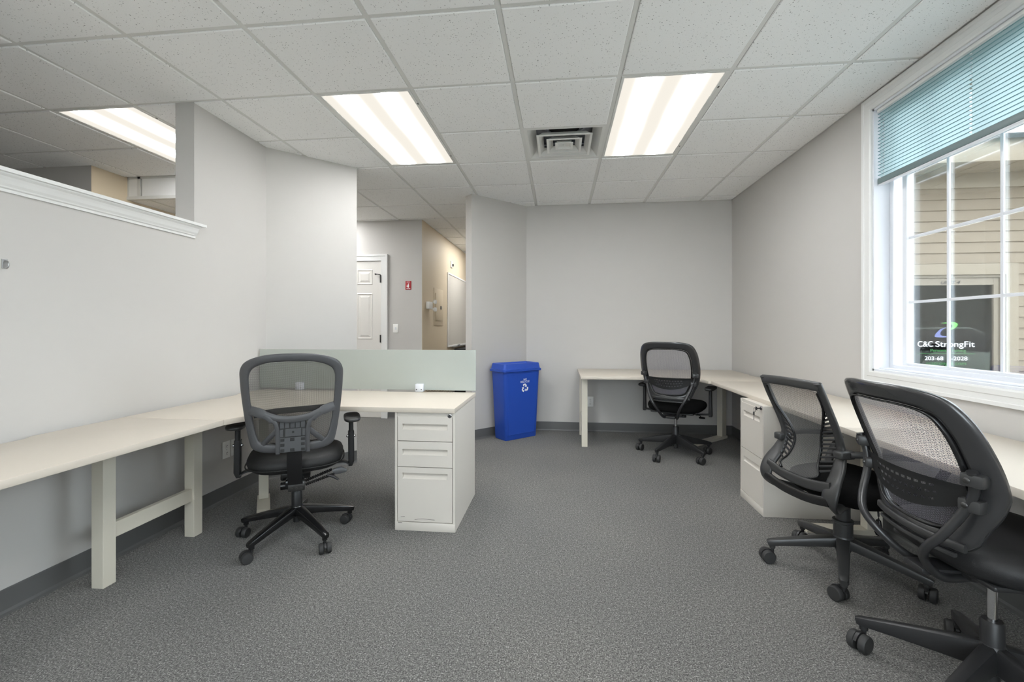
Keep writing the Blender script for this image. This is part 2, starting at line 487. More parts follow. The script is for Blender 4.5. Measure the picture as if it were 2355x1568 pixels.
# wall angles
bm = bmn()
add_box(bm, (XR - 0.02, YF, CEIL), (XR, YB, CEIL + 0.004)); add_box(bm, (YB - DG, YB - 0.02, CEIL), (XR, YB, CEIL + 0.004))
obj('wall_angle', bm, 'grid', deck)
taken = {(i, j + k) for i, j in LIGHTS for k in (0, 1)} | {(0, 2)}
def tile_mesh(x0, x1, y0, y1):
    """tegular tile: a lip that rests on the grid and a face dropped 6 mm below it"""
    bm = bmn()
    g, b = 0.0135, 0.004
    zt, zl, zf = 0.016, 0.0043, -0.006
    def ring(m, z): return [bm.verts.new(p) for p in ((x0 + m, y0 + m, z), (x1 - m, y0 + m, z), (x1 - m, y1 - m, z), (x0 + m, y1 - m, z))]
    rs = [ring(0.002, zt), ring(0.002, zl), ring(g, zl), ring(g, zf + b * 0.7), ring(g + b, zf)]
    bm.faces.new(rs[0])
    for a, c in zip(rs, rs[1:]):
        for k in range(4): bm.faces.new((a[k], a[(k + 1) % 4], c[(k + 1) % 4], c[k]))
    bm.faces.new(rs[-1])
    bmesh.ops.recalc_face_normals(bm, faces=bm.faces)
    me = bpy.data.meshes.new('tile'); bm.to_mesh(me); bm.free()
    return me
full = tile_mesh(0, T, 0, T)
for i in range(-11, 4):
    for j in range(-9, 13):
        if (i, j) in taken: continue
        x0, x1, y0, y1 = gx(i), gx(i + 1), gy(j), gy(j + 1)
        inside = x1 < XR or x0 < XR
        if y0 > YB and x0 > -0.39: continue
        if y1 < YF or x1 < XMIN: continue
        # over the lowered ceiling of the other room no tile is needed
        cx1, cy0 = min(x1, XR), max(y0, YF)
        cy1 = min(y1, YB) if x0 > -0.4 else y1
        if x1 - x0 - 1e-6 <= cx1 - x0 and y1 - y0 - 1e-6 <= cy1 - cy0:
            o = link('tile', full, 'tile', deck); o.location = (x0, y0, CEIL)
        else:
            o = link('tile', tile_mesh(0, cx1 - x0, cy0 - y0, cy1 - y0), 'tile', deck); o.location = (x0, y0, CEIL)

# soffit of the lowered ceiling in the other room, faced with two pieces of ceiling tile
SY, SZ = 3.80, 2.405
low = box('ceiling', (-4.08, SY + 0.03, SZ), (-3.35, 5.67, SZ + 0.02), 'tile')
struct(low, 'lowered tile ceiling behind the bulkhead', 'ceiling')
for x0, x1 in ((-4.08, -3.975), (-3.945, -3.35)):
    box('tile', (x0 + 0.012, SY, SZ + 0.03), (x1, SY + 0.02, CEIL), 'tile', low)
bm = bmn()
add_box(bm, (-4.08, SY - 0.012, SZ), (-3.35, SY + 0.03, SZ + 0.03)); add_box(bm, (-3.975, SY - 0.004, SZ + 0.03), (-3.945, SY + 0.02, CEIL))
add_box(bm, (-4.08, SY - 0.004, SZ + 0.03), (-4.066, SY + 0.02, CEIL)); add_box(bm, (-3.37, SY, SZ), (-3.35, 5.67, CEIL))
add_box(bm, (-4.08, SY - 0.004, CEIL - 0.02), (-3.35, SY + 0.02, CEIL))
obj('bulkhead_trim', bm, 'grid', low)
for x in (-3.87,):
    box('grid_bar', (x - 0.012, SY + 0.03, SZ - 0.004), (x + 0.012, 5.67, SZ), 'grid', low)
for y in (4.4, 5.0):
    box('grid_bar', (-4.08, y - 0.012, SZ - 0.004), (-3.35, y + 0.012, SZ), 'grid', low)

# ---- cove base along the walls
BH = 0.105
def cove(name, p, q, label, out):
    """vinyl cove base from p to q on the floor; out = unit vector into the room"""
    p, q, out = V(*p, 0), V(*q, 0), V(*out, 0)
    prof = [(0, BH), (0.004, BH), (0.005, BH - 0.004), (0.005, 0.018), (0.009, 0.007), (0.018, 0.002), (0.022, 0.0), (0, 0)]
    bm = bmn(); a = [bm.verts.new(p + out * u + V(0, 0, z)) for u, z in prof]; b = [bm.verts.new(q + out * u + V(0, 0, z)) for u, z in prof]
    n = len(prof)
    for k in range(n): bm.faces.new((a[k], a[(k + 1) % n], b[(k + 1) % n], b[k]))
    bm.faces.new(a); bm.faces.new(b[::-1])
    bmesh.ops.recalc_face_normals(bm, faces=bm.faces)
    return struct(obj(name, bm, 'base'), label, 'baseboard')
s2 = 1 / math.sqrt(2)
cove('baseboard_left', (XL, YF), (XL, 3.27), 'dark grey rubber cove base along the left wall', (1, 0))
cove('baseboard_diagonal', (XL, XL + DG), (-1.795, -1.795 + DG), 'dark grey cove base under the angled panel by the corner desk', (s2, -s2))
cove('baseboard_diagonal_right', (-0.932, -0.932 + DG), (YB - DG, YB), 'dark grey cove base behind the blue bin', (s2, -s2))
cove('baseboard_back', (YB - DG, YB), (XR, YB), 'dark grey cove base along the back wall', (0, -1))
cove('baseboard_right', (XR, YF), (XR, YB), 'dark grey cove base along the window wall', (-1, 0))
cove('baseboard_hall', (-2.26, 5.67), (-1.80, 5.67), 'dark cove base in the hall', (0, -1))
cove('baseboard_hall_side', (-1.80, 5.67), (-1.80, 9.6), 'dark cove base along the tan hall wall', (1, 0))

# ---- moulded cap on the half wall
prof = [(-0.16, 0.0), (0.055, 0.0), (0.055, -0.016), (0.045, -0.018), (0.044, -0.024), (0.036, -0.032), (0.030, -0.044),
        (0.024, -0.058), (0.017, -0.068), (0.015, -0.074), (0.009, -0.078), (0.008, -0.090), (0.0, -0.090), (0.0, -0.03), (-0.13, -0.03), (-0.13, -0.016), (-0.16, -0.016)]
bm = bmn()
add_prism(bm, [(XL + u, 1.847 + z) for u, z in prof], YF, 2.56, axis='Y')
# top board runs a little past the moulding
add_prism(bm, [(XL + u, 1.8472 + z) for u, z in ((0.0005, 0), (0.055, 0), (0.055, -0.016), (0.0005, -0.016))], 2.56, 2.615, axis='Y')
add_prism(bm, [(XL + u, 1.847 + z) for u, z in [(0.0, -0.016), (0.045, -0.018), (0.044, -0.024), (0.036, -0.032), (0.030, -0.044), (0.024, -0.058), (0.017, -0.068), (0.009, -0.078), (0.008, -0.090), (0.0, -0.090)]], 2.56, 2.578, axis='Y')
struct(obj('trim_1', bm, 'trim'), 'white moulded cap along the half wall', 'trim')

# ---- window on the right wall
win = struct(thing('window_1', 'wide white window with grilles', 'window', (XR, 0, 0)), 'wide white window with grilles', 'window')
def L(lo, hi): return (tuple(lo), tuple(hi))
def picture_casing(parent, y0, y1, z0, z1, w, name):
    # stepped casing, four mitred legs
    prof = [(0, 0), (0, 0.012), (0.008, 0.017), (0.03, 0.017), (0.034, 0.013), (0.058, 0.013), (0.062, 0.018), (w, 0.018), (w, 0)]
    def corner(k, u):
        return {0: (y0 - u, z0 - u), 1: (y1 + u, z0 - u), 2: (y1 + u, z1 + u), 3: (y0 - u, z1 + u)}[k]
    for k in range(4):
        bm = bmn(); a = []; b = []
        for u, t in prof:
            p = corner(k, u); q = corner((k + 1) % 4, u)
            a.append(bm.verts.new((-t, p[0], p[1]))); b.append(bm.verts.new((-t, q[0], q[1])))
        n = len(prof)
        for m_ in range(n): bm.faces.new((a[m_], a[(m_ + 1) % n], b[(m_ + 1) % n], b[m_]))
        bm.faces.new(a); bm.faces.new(b[::-1]); bmesh.ops.recalc_face_normals(bm, faces=bm.faces)
        obj(name, bm, 'trim', parent)
picture_casing(win, WY0, WY1, WZ0, WZ1, 0.078, 'casing')
bm = bmn()   # jamb liner
for lo, hi in [((-0.002, WY1 - 0.012, WZ0), (0.16, WY1, WZ1)), ((-0.002, WY0, WZ0), (0.16, WY0 + 0.012, WZ1)),
               ((-0.002, WY0, WZ1 - 0.012), (0.16, WY1, WZ1)), ((-0.002, WY0, WZ0), (0.16, WY1, WZ0 + 0.012))]:
    add_box(bm, lo, hi)
obj('jamb', bm, 'vinyl', win)
GYA, GYB, GZA, GZB = 1.30, 2.815, 0.972, 2.46
def frame4(y0, y1, z0, z1, w, x0, x1, name, m, parent, bev=0.004):
    bm = bmn()
    add_box(bm, (x0, y0, z0), (x1, y0 + w, z1), bev); add_box(bm, (x0, y1 - w, z0), (x1, y1, z1), bev)
    add_box(bm, (x0, y0 + w, z0), (x1, y1 - w, z0 + w), bev); add_box(bm, (x0, y0 + w, z1 - w), (x1, y1 - w, z1), bev)
    return obj(name, bm, m, parent)
frame4(WY0 + 0.012, WY1 - 0.012, WZ0 + 0.012, WZ1 - 0.012, 0.03, 0.085, 0.15, 'frame', 'vinyl', win)
frame4(GYA - 0.075, GYB + 0.035, GZA - 0.02, GZB + 0.02, 0.035, 0.10, 0.14, 'sash', 'vinyl', win)
bm = bmn(); add_box(bm, (0.122, GYA - 0.02, GZA - 0.01), (0.126, GYB + 0.02, GZB + 0.01)); obj('pane', bm, 'window_glass', win)
mu = [2.554, 2.269, 1.984, 1.70, 1.43]
for y in mu: box('muntin', (0.112, y - 0.0075, GZA), (0.121, y + 0.0075, GZB), 'vinyl', win, 0.002)
for z in (1.34, 1.715, 2.09): box('muntin', (0.1125, GYA, z - 0.0075), (0.1215, GYB, z + 0.0075), 'vinyl', win, 0.002)
bm = bmn(); add_box(bm, (0.03, WY0 + 0.012, WZ0 + 0.012), (0.10, WY1 - 0.012, WZ0 + 0.020), 0.002); obj('sill', bm, 'vinyl', win)

# pleated shade
shade = thing('window_shade', 'teal pleated shade half lowered over the window', 'shade', (0, 0, 0))
P0, ZT, ZB = 0.0205, 2.492, 2.093
ya, yb = WY0 + 0.02, WY1 - 0.028
bm = bmn(); rows = []
nseg = 60; npl = int((ZT - ZB) / P0 * 2)
for r in range(npl + 1):
    z = ZB + r * P0 / 2
    x = XR + 0.012 + (0.020 if r % 2 else 0.0)
    rows.append([bm.verts.new((x, ya + (yb - ya) * k / 4, z)) for k in range(5)])
for a, b in zip(rows, rows[1:]):
    for k in range(4): bm.faces.new((a[k], a[k + 1], b[k + 1], b[k]))
obj('fabric', bm, 'shade_fabric', shade)
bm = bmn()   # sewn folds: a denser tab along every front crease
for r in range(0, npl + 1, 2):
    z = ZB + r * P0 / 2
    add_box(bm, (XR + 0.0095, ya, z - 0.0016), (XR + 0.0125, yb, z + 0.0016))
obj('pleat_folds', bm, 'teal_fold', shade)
box('head_rail', (XR + 0.004, ya, ZT), (XR + 0.042, yb, WZ1 - 0.013), 'trim', shade, 0.003)
box('bottom_rail', (XR + 0.006, ya, ZB - 0.034), (XR + 0.036, yb, ZB), 'teal_rail', shade, 0.003)
box('rail_foot', (XR + 0.010, ya, ZB - 0.042), (XR + 0.034, yb, ZB - 0.034), 'vinyl', shade, 0.001)
for k in range(3):
    y = 2.878 - 0.57 * k
    bm = bmn(); cyl(bm, V(XR + 0.022, y, ZB - 0.02), V(XR + 0.022, y, ZT + 0.01), 0.0012, 6); obj('lift_cord', bm, 'trim', shade)

# eave of this building over the window
struct(box('trim_2', (XR + 0.16, YF, 2.66), (XR + 0.62, 4.7, 2.72), 'out_trim'), 'eave outside over the window', 'trim')

def plain_window(name, label, axis, a0, a1, z0, z1, p, inward):
    # axis 'Y': opening runs along y at x=p; axis 'X': runs along x at y=p
    w = struct(thing(name, label, 'window'), label, 'window')
    def bx(nm, u0, u1, v0, v1, d0, d1, m):
        d0, d1 = sorted((p + d0, p + d1))
        lo, hi = ((d0, u0, v0), (d1, u1, v1)) if axis == 'Y' else ((u0, d0, v0), (u1, d1, v1))
        bm = bmn(); add_box(bm, lo, hi); return obj(nm, bm, m, w)
    i = inward
    for u0, u1, v0, v1 in ((a0 - 0.07, a0, z0 - 0.07, z1 + 0.07), (a1, a1 + 0.07, z0 - 0.07, z1 + 0.07), (a0, a1, z1, z1 + 0.07), (a0, a1, z0 - 0.07, z0)):
        bx('casing', u0, u1, v0, v1, 0, 0.016 * i, 'trim')
    for u0, u1, v0, v1 in ((a0, a0 + 0.05, z0, z1), (a1 - 0.05, a1, z0, z1), (a0 + 0.05, a1 - 0.05, z1 - 0.05, z1), (a0 + 0.05, a1 - 0.05, z0, z0 + 0.05)):
        bx('sash', u0, u1, v0, v1, -0.09 * i, -0.05 * i, 'vinyl')
    bx('pane', a0 + 0.04, a1 - 0.04, z0 + 0.04, z1 - 0.04, -0.072 * i, -0.068 * i, 'window_glass')
    n = max(1, round((a1 - a0) / 0.85))
    for k in range(1, n):
        u = a0 + (a1 - a0) * k / n; bx('mullion', u - 0.02, u + 0.02, z0 + 0.05, z1 - 0.05, -0.088 * i, -0.052 * i, 'vinyl')
plain_window('added_window_2', 'unseen second window added on the right wall for daylight, behind the viewer', 'Y', W2A, W2B, WZ0, WZ1, XR, -1)
plain_window('added_window_3', 'unseen wide window added for daylight in the wall behind the viewer', 'X', RX0, RX1, RZ0, RZ1, YF, 1)

# ================================================================== CEILING FIXTURES
def make_light(i, j, label, group):
    cx, cy = (gx(i) + gx(i + 1)) / 2, gy(j) + T
    t = thing('ceiling_light', label, 'light', (cx, cy, CEIL), 0, group)
    w, l = T / 2 - 0.013, T - 0.013
    bm = bmn()
    f = 0.017
    for lo, hi in [((-w, -l, -0.003), (-w + f, l, 0.012)), ((w - f, -l, -0.003), (w, l, 0.012)),
                   ((-w + f, -l, -0.003), (w - f, -l + f, 0.012)), ((-w + f, l - f, -0.003), (w - f, l, 0.012))]:
        add_box(bm, lo, hi, 0.0015)
    obj('door_frame', bm, 'grid', t)
    bm = bmn(); add_box(bm, (-w + f, -l + f, 0.002), (w - f, l - f, 0.006)); obj('lens', bm, 'lens', t)
    bm = bmn(); add_box(bm, (-w, -l, 0.012), (w, l, 0.10)); obj('housing', bm, 'vent_white', t)
    for y in (-l * 0.72, l * 0.72):
        box('latch', (w - 0.006, y - 0.008, -0.0045), (w + 0.002, y + 0.008, -0.002), 'dark_metal', t)
    return t
make_light(-2, 1, 'lit fluorescent ceiling panel on the hall opening side of the air vent', None)
make_light(1, 1, 'lit fluorescent ceiling panel on the window side of the air vent', None)
make_light(-5, 1, 'lit fluorescent ceiling panel in the room beyond the half wall', None)
make_light(0, -3, 'unseen fill light panel added between the two window desks and the half wall', None)  # this and the next three: unseen panels added for fill light
make_light(-5, -3, 'unseen fill light panel added at the rear of the room beyond the half wall', None)
make_light(-2, -7, 'unseen fill light panel added by the rear wall, half wall side', None)
make_light(1, -7, 'unseen fill light panel added by the rear wall, window wall side', None)
make_light(-2, 8, 'lit fluorescent ceiling panel in the hall beside the whiteboard', None)
make_light(-5, 4, 'unseen fill light panel added in front of the white six-panel door', None)  # hidden panel added to brighten the hall wall and door

# air diffuser
vx, vy = gx(0) + T / 2, gy(2) + T / 2
vent = thing('air_vent', 'square white louvred ceiling air vent between the light panels', 'vent', (vx, vy, CEIL))
def frustum(bm, a0, z0, a1, z1, t=0.004):
    """thin square cone from half size a0 at z0 to half size a1 at z1"""
    def ring(a, z): return [bm.verts.new((sx * a, sy * a, z)) for sx, sy in ((-1, -1), (1, -1), (1, 1), (-1, 1))]
    o0, o1, i1, i0 = ring(a0, z0), ring(a1, z1), ring(a1 - t, z1), ring(a0 - t, z0)
    for p, q in ((o0, o1), (o1, i1), (i1, i0), (i0, o0)):
        for k in range(4): bm.faces.new((p[k], p[(k + 1) % 4], q[(k + 1) % 4], q[k]))
    bmesh.ops.recalc_face_normals(bm, faces=bm.faces)
bm = bmn(); frustum(bm, 0.293, 0.0, 0.293, 0.006, 0.02); frustum(bm, 0.274, 0.002, 0.215, 0.065, 0.004); obj('outer_frame', bm, 'vent_white', vent)
for a, z0 in ((0.205, -0.012), (0.133, -0.014), (0.068, -0.016)):
    bm = bmn(); frustum(bm, a, z0, a, z0 + 0.004, 0.018); frustum(bm, a - 0.009, z0 + 0.004, a - 0.045, z0 + 0.040, 0.003)
    obj('louvre', bm, 'vent_white', vent)
bm = bmn(); add_box(bm, (-0.056, -0.056, 0.0), (0.056, 0.056, 0.003)); lathe(bm, [(0.009, 0.0), (0.009, -0.012), (0.003, -0.014)], 10, Matrix.Rotation(0, 4, 'X'))
obj('centre_plate', bm, 'vent_white', vent)
bm = bmn()
for k in range(4):
    a = PI / 4 + k * PI / 2
    cyl(bm, V(0.03 * math.cos(a), 0.03 * math.sin(a), 0.02), V(0.27 * math.cos(a), 0.27 * math.sin(a), 0.075), 0.006, 6)
cyl(bm, V(0, 0, 0.0), V(0, 0, 0.10), 0.003, 6)
obj('spider_bracket', bm, 'duct_metal', vent)
bm = bmn()
add_box(bm, (-0.29, -0.29, 0.13), (0.29, 0.29, 0.135))
for s in (-1, 1):
    add_box(bm, (s * 0.285 - 0.003, -0.29, 0.006), (s * 0.285 + 0.003, 0.29, 0.13)); add_box(bm, (-0.29, s * 0.285 - 0.003, 0.006), (0.29, s * 0.285 + 0.003, 0.13))
obj('back_pan', bm, 'duct_metal', vent)
bm = bmn(); lathe(bm, [(0.125, 0.13), (0.125, 0.105), (0.119, 0.105), (0.119, 0.129)], 32, None, False); obj('collar', bm, 'duct_metal', vent, 40)
bm = bmn(); lathe(bm, [(0.119, 0.128), (0.119, 0.1285)], 32); obj('duct_opening', bm, 'void', vent)

# ================================================================== HALL
HY = 5.67
def panel_door(x0, x1, z1, yf, parent, m):
    """slab with six raised and fielded panels; front face at y = yf, looking -Y"""
    w = x1 - x0
    bm = bmn(); add_box(bm, (x0, yf, 0.008), (x1, yf + 0.035, z1)); obj('slab', bm, m, parent)
    st = 0.115; mid = 0.10; pw = (w - 2 * st - mid) / 2
    for k in range(2):
        a = x0 + st + k * (pw + mid)
        for z0, z2 in ((0.22, 0.86), (1.04, 1.655), (1.765, 1.97)):
            bm = bmn()
            # moulding ring standing proud, field raised inside it
            for (u0, d0, u1, d1) in ((0, 0, 0.012, 0.006), (0.012, 0.006, 0.024, -0.0005), (0.034, 0.0, 0.058, 0.006)):
                o = [bm.verts.new(p) for p in ((a + u0, yf - d0, z0 + u0), (a + pw - u0, yf - d0, z0 + u0), (a + pw - u0, yf - d0, z2 - u0), (a + u0, yf - d0, z2 - u0))]
                q = [bm.verts.new(p) for p in ((a + u1, yf - d1, z0 + u1), (a + pw - u1, yf - d1, z0 + u1), (a + pw - u1, yf - d1, z2 - u1), (a + u1, yf - d1, z2 - u1))]
                for n_ in range(4): bm.faces.new((o[n_], o[(n_ + 1) % 4], q[(n_ + 1) % 4], q[n_]))
            bm.faces.new(q)
            bmesh.ops.recalc_face_normals(bm, faces=bm.faces)
            obj('door_panel', bm, m, parent)
door = struct(thing('door_1', 'white six-panel door in the hall', 'door', (0, 0, 0)), 'white six-panel door in the hall', 'door')
DX0, DX1, DZ = -3.12, -2.352, 2.075
panel_door(DX0, DX1, DZ, HY - 0.012, door, 'door_paint')
bm = bmn()
for lo, hi in [((DX1 + 0.004, HY - 0.03, 0), (DX1 + 0.092, HY, DZ + 0.09)), ((DX0 - 0.092, HY - 0.03, 0), (DX0 - 0.004, HY, DZ + 0.09)), ((DX0 - 0.004, HY - 0.03, DZ + 0.004), (DX1 + 0.004, HY, DZ + 0.09))]:
    add_box(bm, lo, hi, 0.003)
for lo, hi in [((DX1 + 0.066, HY - 0.036, 0), (DX1 + 0.092, HY - 0.03, DZ + 0.09)), ((DX0 - 0.092, HY - 0.036, DZ + 0.066), (DX1 + 0.066, HY - 0.03, DZ + 0.09))]:
    add_box(bm, lo, hi, 0.002)
obj('casing', bm, 'trim', door)
for z in (1.84, 1.05, 0.25):
    bm = bmn(); cyl(bm, V(DX1 + 0.001, HY - 0.034, z - 0.05), V(DX1 + 0.001, HY - 0.034, z + 0.05), 0.008, 8); add_box(bm, (DX1 - 0.012, HY - 0.0315, z - 0.05), (DX1 + 0.0, HY - 0.012, z + 0.05))
    obj('hinge', bm, 'dark_metal', door)
bm = bmn(); cyl(bm, V(DX1 - 0.002, HY - 0.03, 1.895), V(DX1 - 0.07, HY - 0.045, 1.905), 0.006, 8); cyl(bm, V(DX1 - 0.07, HY - 0.045, 1.905), V(DX1 - 0.055, HY - 0.05, 1.895), 0.010, 8)
obj('door_stop', bm, 'dark_metal', door)

# red fire sign
sign = thing('fire_sign', 'small red fire equipment sign on the grey hall wall', 'sign', (-1.984, HY, 1.753))
box('plate', (-0.04, -0.004, -0.058), (0.04, 0, 0.058), 'red_sign', sign, 0.001)
bm = bmn()   # extinguisher pictogram with a flame
add_prism(bm, [(-0.008, -0.03), (0.008, -0.03), (0.009, 0.008), (0.004, 0.014), (-0.004, 0.014), (-0.009, 0.008)], -0.0048, -0.004, 'Y')
add_prism(bm, [(-0.003, 0.014), (0.003, 0.014), (0.003, 0.02), (0.012, 0.024), (0.012, 0.028), (-0.004, 0.023)], -0.0048, -0.004, 'Y')
add_prism(bm, [(-0.022, -0.022), (-0.013, -0.022), (-0.012, -0.008), (-0.017, 0.004), (-0.023, -0.010)], -0.0048, -0.004, 'Y')
obj('pictogram', bm, 'white_print', sign)
box('text_bar', (-0.026, -0.0048, -0.046), (0.026, -0.004, -0.040), 'white_print', sign)
box('text_bar', (-0.02, -0.0048, 0.040), (0.02, -0.004, 0.045), 'white_print', sign)

def outlet(name, label, M, kind='duplex', group=None):
    """cover plate in local XZ, front towards -Y"""
    t = thing(name, label, 'outlet' if kind != 'switch' else 'switch', (0, 0, 0), 0, group); t.matrix_world = M
    box('cover_plate', (-0.035, -0.006, -0.0575), (0.035, 0, 0.0575), 'outlet', t, 0.002)
    if kind == 'switch':
        box('rocker', (-0.008, -0.011, -0.016), (0.008, -0.005, 0.016), 'vinyl', t, 0.002)
    else:
        for z in (-0.024, 0.024):
            bm = bmn(); lathe(bm, [(0.0165, 0), (0.0165, 0.002), (0.015, 0.003)], 20, Matrix.Translation((0, -0.005, z)) @ Matrix.Rotation(R(90), 4, 'X')); f = obj('socket', bm, 'outlet', t, 40)
            bm = bmn(); add_box(bm, (-0.0075, -0.0086, z - 0.001), (-0.0055, -0.0079, z + 0.008)); add_box(bm, (0.0055, -0.0086, z - 0.001), (0.0075, -0.0079, z + 0.008)); cyl(bm, V(0, -0.0086, z - 0.008), V(0, -0.0079, z - 0.008), 0.0025, 8)
            obj('slots', bm, 'slot', f)
    bm = bmn(); cyl(bm, V(0, -0.0072, 0), V(0, -0.0058, 0), 0.003, 8); obj('screw', bm, 'steel', t)
    return t
def at(x, y, z, rz): return Matrix.Translation((x, y, z)) @ Matrix.Rotation(rz, 4, 'Z')
outlet('light_switch', 'white light switch plate below the red sign', at(-2.158, HY, 1.187, 0), 'switch')
outlet('wall_outlet', 'white wall outlet under the far desk', at(0.347, YB, 0.345, 0))
outlet('wall_outlet', 'white wall outlet under the corner desk, farther from the half wall', at(XL, 2.925, 0.348, R(90)))
outlet('wall_outlet', 'white wall outlet under the corner desk, nearer the half wall', at(XL, 2.845, 0.348, R(90)))

# things on the tan hall wall (facing +X)
HX = -1.798
th = thing('emergency_light', 'small white two-lamp wall unit on the tan wall', 'light', (HX, 5.94, 1.50), R(90))
box('body', (-0.11, -0.05, -0.05), (0.06, 0, 0.05), 'outlet', th, 0.01)
for z in (-0.05, 0.055):
    bm = bmn(); lathe(bm, [(0.012, 0), (0.03, 0.02), (0.03, 0.045), (0.026, 0.05)], 14, Matrix.Translation((0.09, -0.04, z)) @ Matrix.Rotation(R(90), 4, 'X')); obj('lamp_head', bm, 'outlet', th, 40)
pn = thing('electrical_panel', 'flush tan electrical panel door on the tan wall', 'panel', (HX, 6.45, 1.47), R(90))
box('frame', (-0.25, -0.008, -0.24), (0.25, 0, 0.30), 'wall_tan', pn, 0.002)
box('panel_door', (-0.19, -0.018, -0.17), (0.20, -0.008, 0.23), 'wall_tan', pn, 0.003)
box('latch', (0.05, -0.026, 0.0), (0.10, -0.018, 0.05), 'dark_metal', pn, 0.002)
wb = thing('whiteboard', 'wall-mounted whiteboard with a pen tray on the tan wall', 'whiteboard', (HX, 8.2, 1.485), R(90))
box('board', (-1.22, -0.012, -0.58), (1.22, 0, 0.58), 'whiteboard', wb)
bm = bmn()
for lo, hi in [((-1.24, -0.02, -0.60), (-1.215, 0.0, 0.60)), ((1.215, -0.02, -0.60), (1.24, 0.0, 0.60)), ((-1.215, -0.02, 0.575), (1.215, 0.0, 0.60)), ((-1.215, -0.02, -0.60), (1.215, 0.0, -0.575))]:
    add_box(bm, lo, hi, 0.003)
obj('frame', bm, 'outlet', wb)
box('pen_tray', (-1.0, -0.07, -0.612), (1.0, -0.02, -0.598), 'steel', wb, 0.003)
mk = thing('marker', 'dark marker pen lying on the whiteboard tray', 'marker', (HX + 0.045, 7.6, 0.896))
bm = bmn(); cyl(bm, V(0, -0.06, 0), V(0, 0.04, 0), 0.008, 10); obj('barrel', bm, 'dark_metal', mk); bm = bmn(); cyl(bm, V(0, 0.04, 0), V(0, 0.07, 0), 0.009, 10); obj('cap', bm, 'black_plastic', mk)
br = thing('wall_bracket', 'small white bracket above the whiteboard', 'bracket', (HX, 7.22, 2.245), R(90))
box('plate', (-0.04, -0.02, -0.055), (0.04, 0, 0.055), 'outlet', br, 0.004); box('clip', (0.0, -0.045, -0.03), (0.025, -0.02, 0.01), 'dark_metal', br, 0.003)
cb = thing('low_cabinet', 'low black cabinet under the whiteboard', 'cabinet', (HX + 0.24, 8.0, 0), R(90))
box('body', (-0.66, -0.20, 0.06), (0.66, 0.20, 0.82), 'black_plastic', cb, 0.004); box('plinth', (-0.63, -0.17, 0), (0.63, 0.17, 0.06), 'black_plastic', cb)
box('cabinet_top', (-0.68, -0.22, 0.82), (0.68, 0.21, 0.845), 'black_plastic', cb, 0.004)
for k in (-1, 1):
    d = box('cabinet_door', (min(0.01 * k, 0.64 * k), -0.216, 0.08), (max(0.01 * k, 0.64 * k), -0.20, 0.80), 'black_plastic', cb, 0.003)
    box('handle', (0.05 * k - 0.006, -0.232, 0.5), (0.05 * k + 0.006, -0.216, 0.64), 'steel', d, 0.002)

# metal hook on the left wall
hk = thing('wall_hook', 'small tarnished metal hook on the bare left wall', 'hook', (XL, 1.612, 1.458), R(90))
bm = bmn(); add_box(bm, (-0.01, -0.003, -0.02), (0.01, 0, 0.02), 0.001); obj('plate', bm, 'steel', hk)
bm = bmn(); sweep(bm, spline([(0, -0.003, 0.012), (0.002, -0.016, 0.006), (0, -0.018, -0.012), (-0.002, -0.012, -0.018)], 5), 0.003, 8); obj('prong', bm, 'steel', hk, 60)

# ================================================================== OUTSIDE
bm = bmn(); add_box(bm, (XR + 0.16, -30, -0.35), (40, 5.3, -0.25)); add_box(bm, (-14, -30, -0.35), (XR + 0.16, YF - 0.1, -0.25))
struct(obj('ground', bm, 'bounce_paving'), 'unseen yard outside the windows, paving made pale to bounce daylight in', 'ground')
NY = 5.2
bld = thing('neighbour_building', 'tan clapboard building wing seen through the window', 'building', (0, 0, 0))
NX0, NX1 = 2.07, 9.0
box('dark_backing', (NX0, NY + 0.25, -0.3), (NX1, NY + 0.40, 3.2), 'dark_room', bld)  # near-black sheet behind the pane, stands in for the unlit interior
bm = bmn()
for lo, hi in [((NX0, NY + 0.02, -0.3), (3.25, NY + 0.06, 3.0)), ((4.72, NY + 0.02, -0.3), (NX1, NY + 0.06, 3.0)), ((3.25, NY + 0.02, -0.3), (4.72, NY + 0.06, 0.45)), ((3.25, NY + 0.02, 1.80), (4.72, NY + 0.06, 3.0))]:
    add_box(bm, lo, hi)
obj('sheathing', bm, 'siding', bld)
EXP = 0.1135
def board(x0, x1, z):
    bm = bmn(); add_prism(bm, [(NY + 0.018, z), (NY - 0.002, z), (NY, z + 0.004), (NY + 0.014, z + EXP + 0.008), (NY + 0.018, z + EXP + 0.008)], x0, x1, 'X')
    obj('siding_board', bm, 'siding', bld)
wx0, wx1, wz0, wz1 = 3.30, 4.64, 0.50, 1.755
cw = 0.115
k = 0
z = -0.28
while z < 2.66:
    if z + EXP < wz0 - cw or z > wz1 + 0.10: board(NX0, NX1, z)
    else:
        board(NX0, wx0 - cw, z); board(wx1 + cw, NX1, z)
    z += EXP
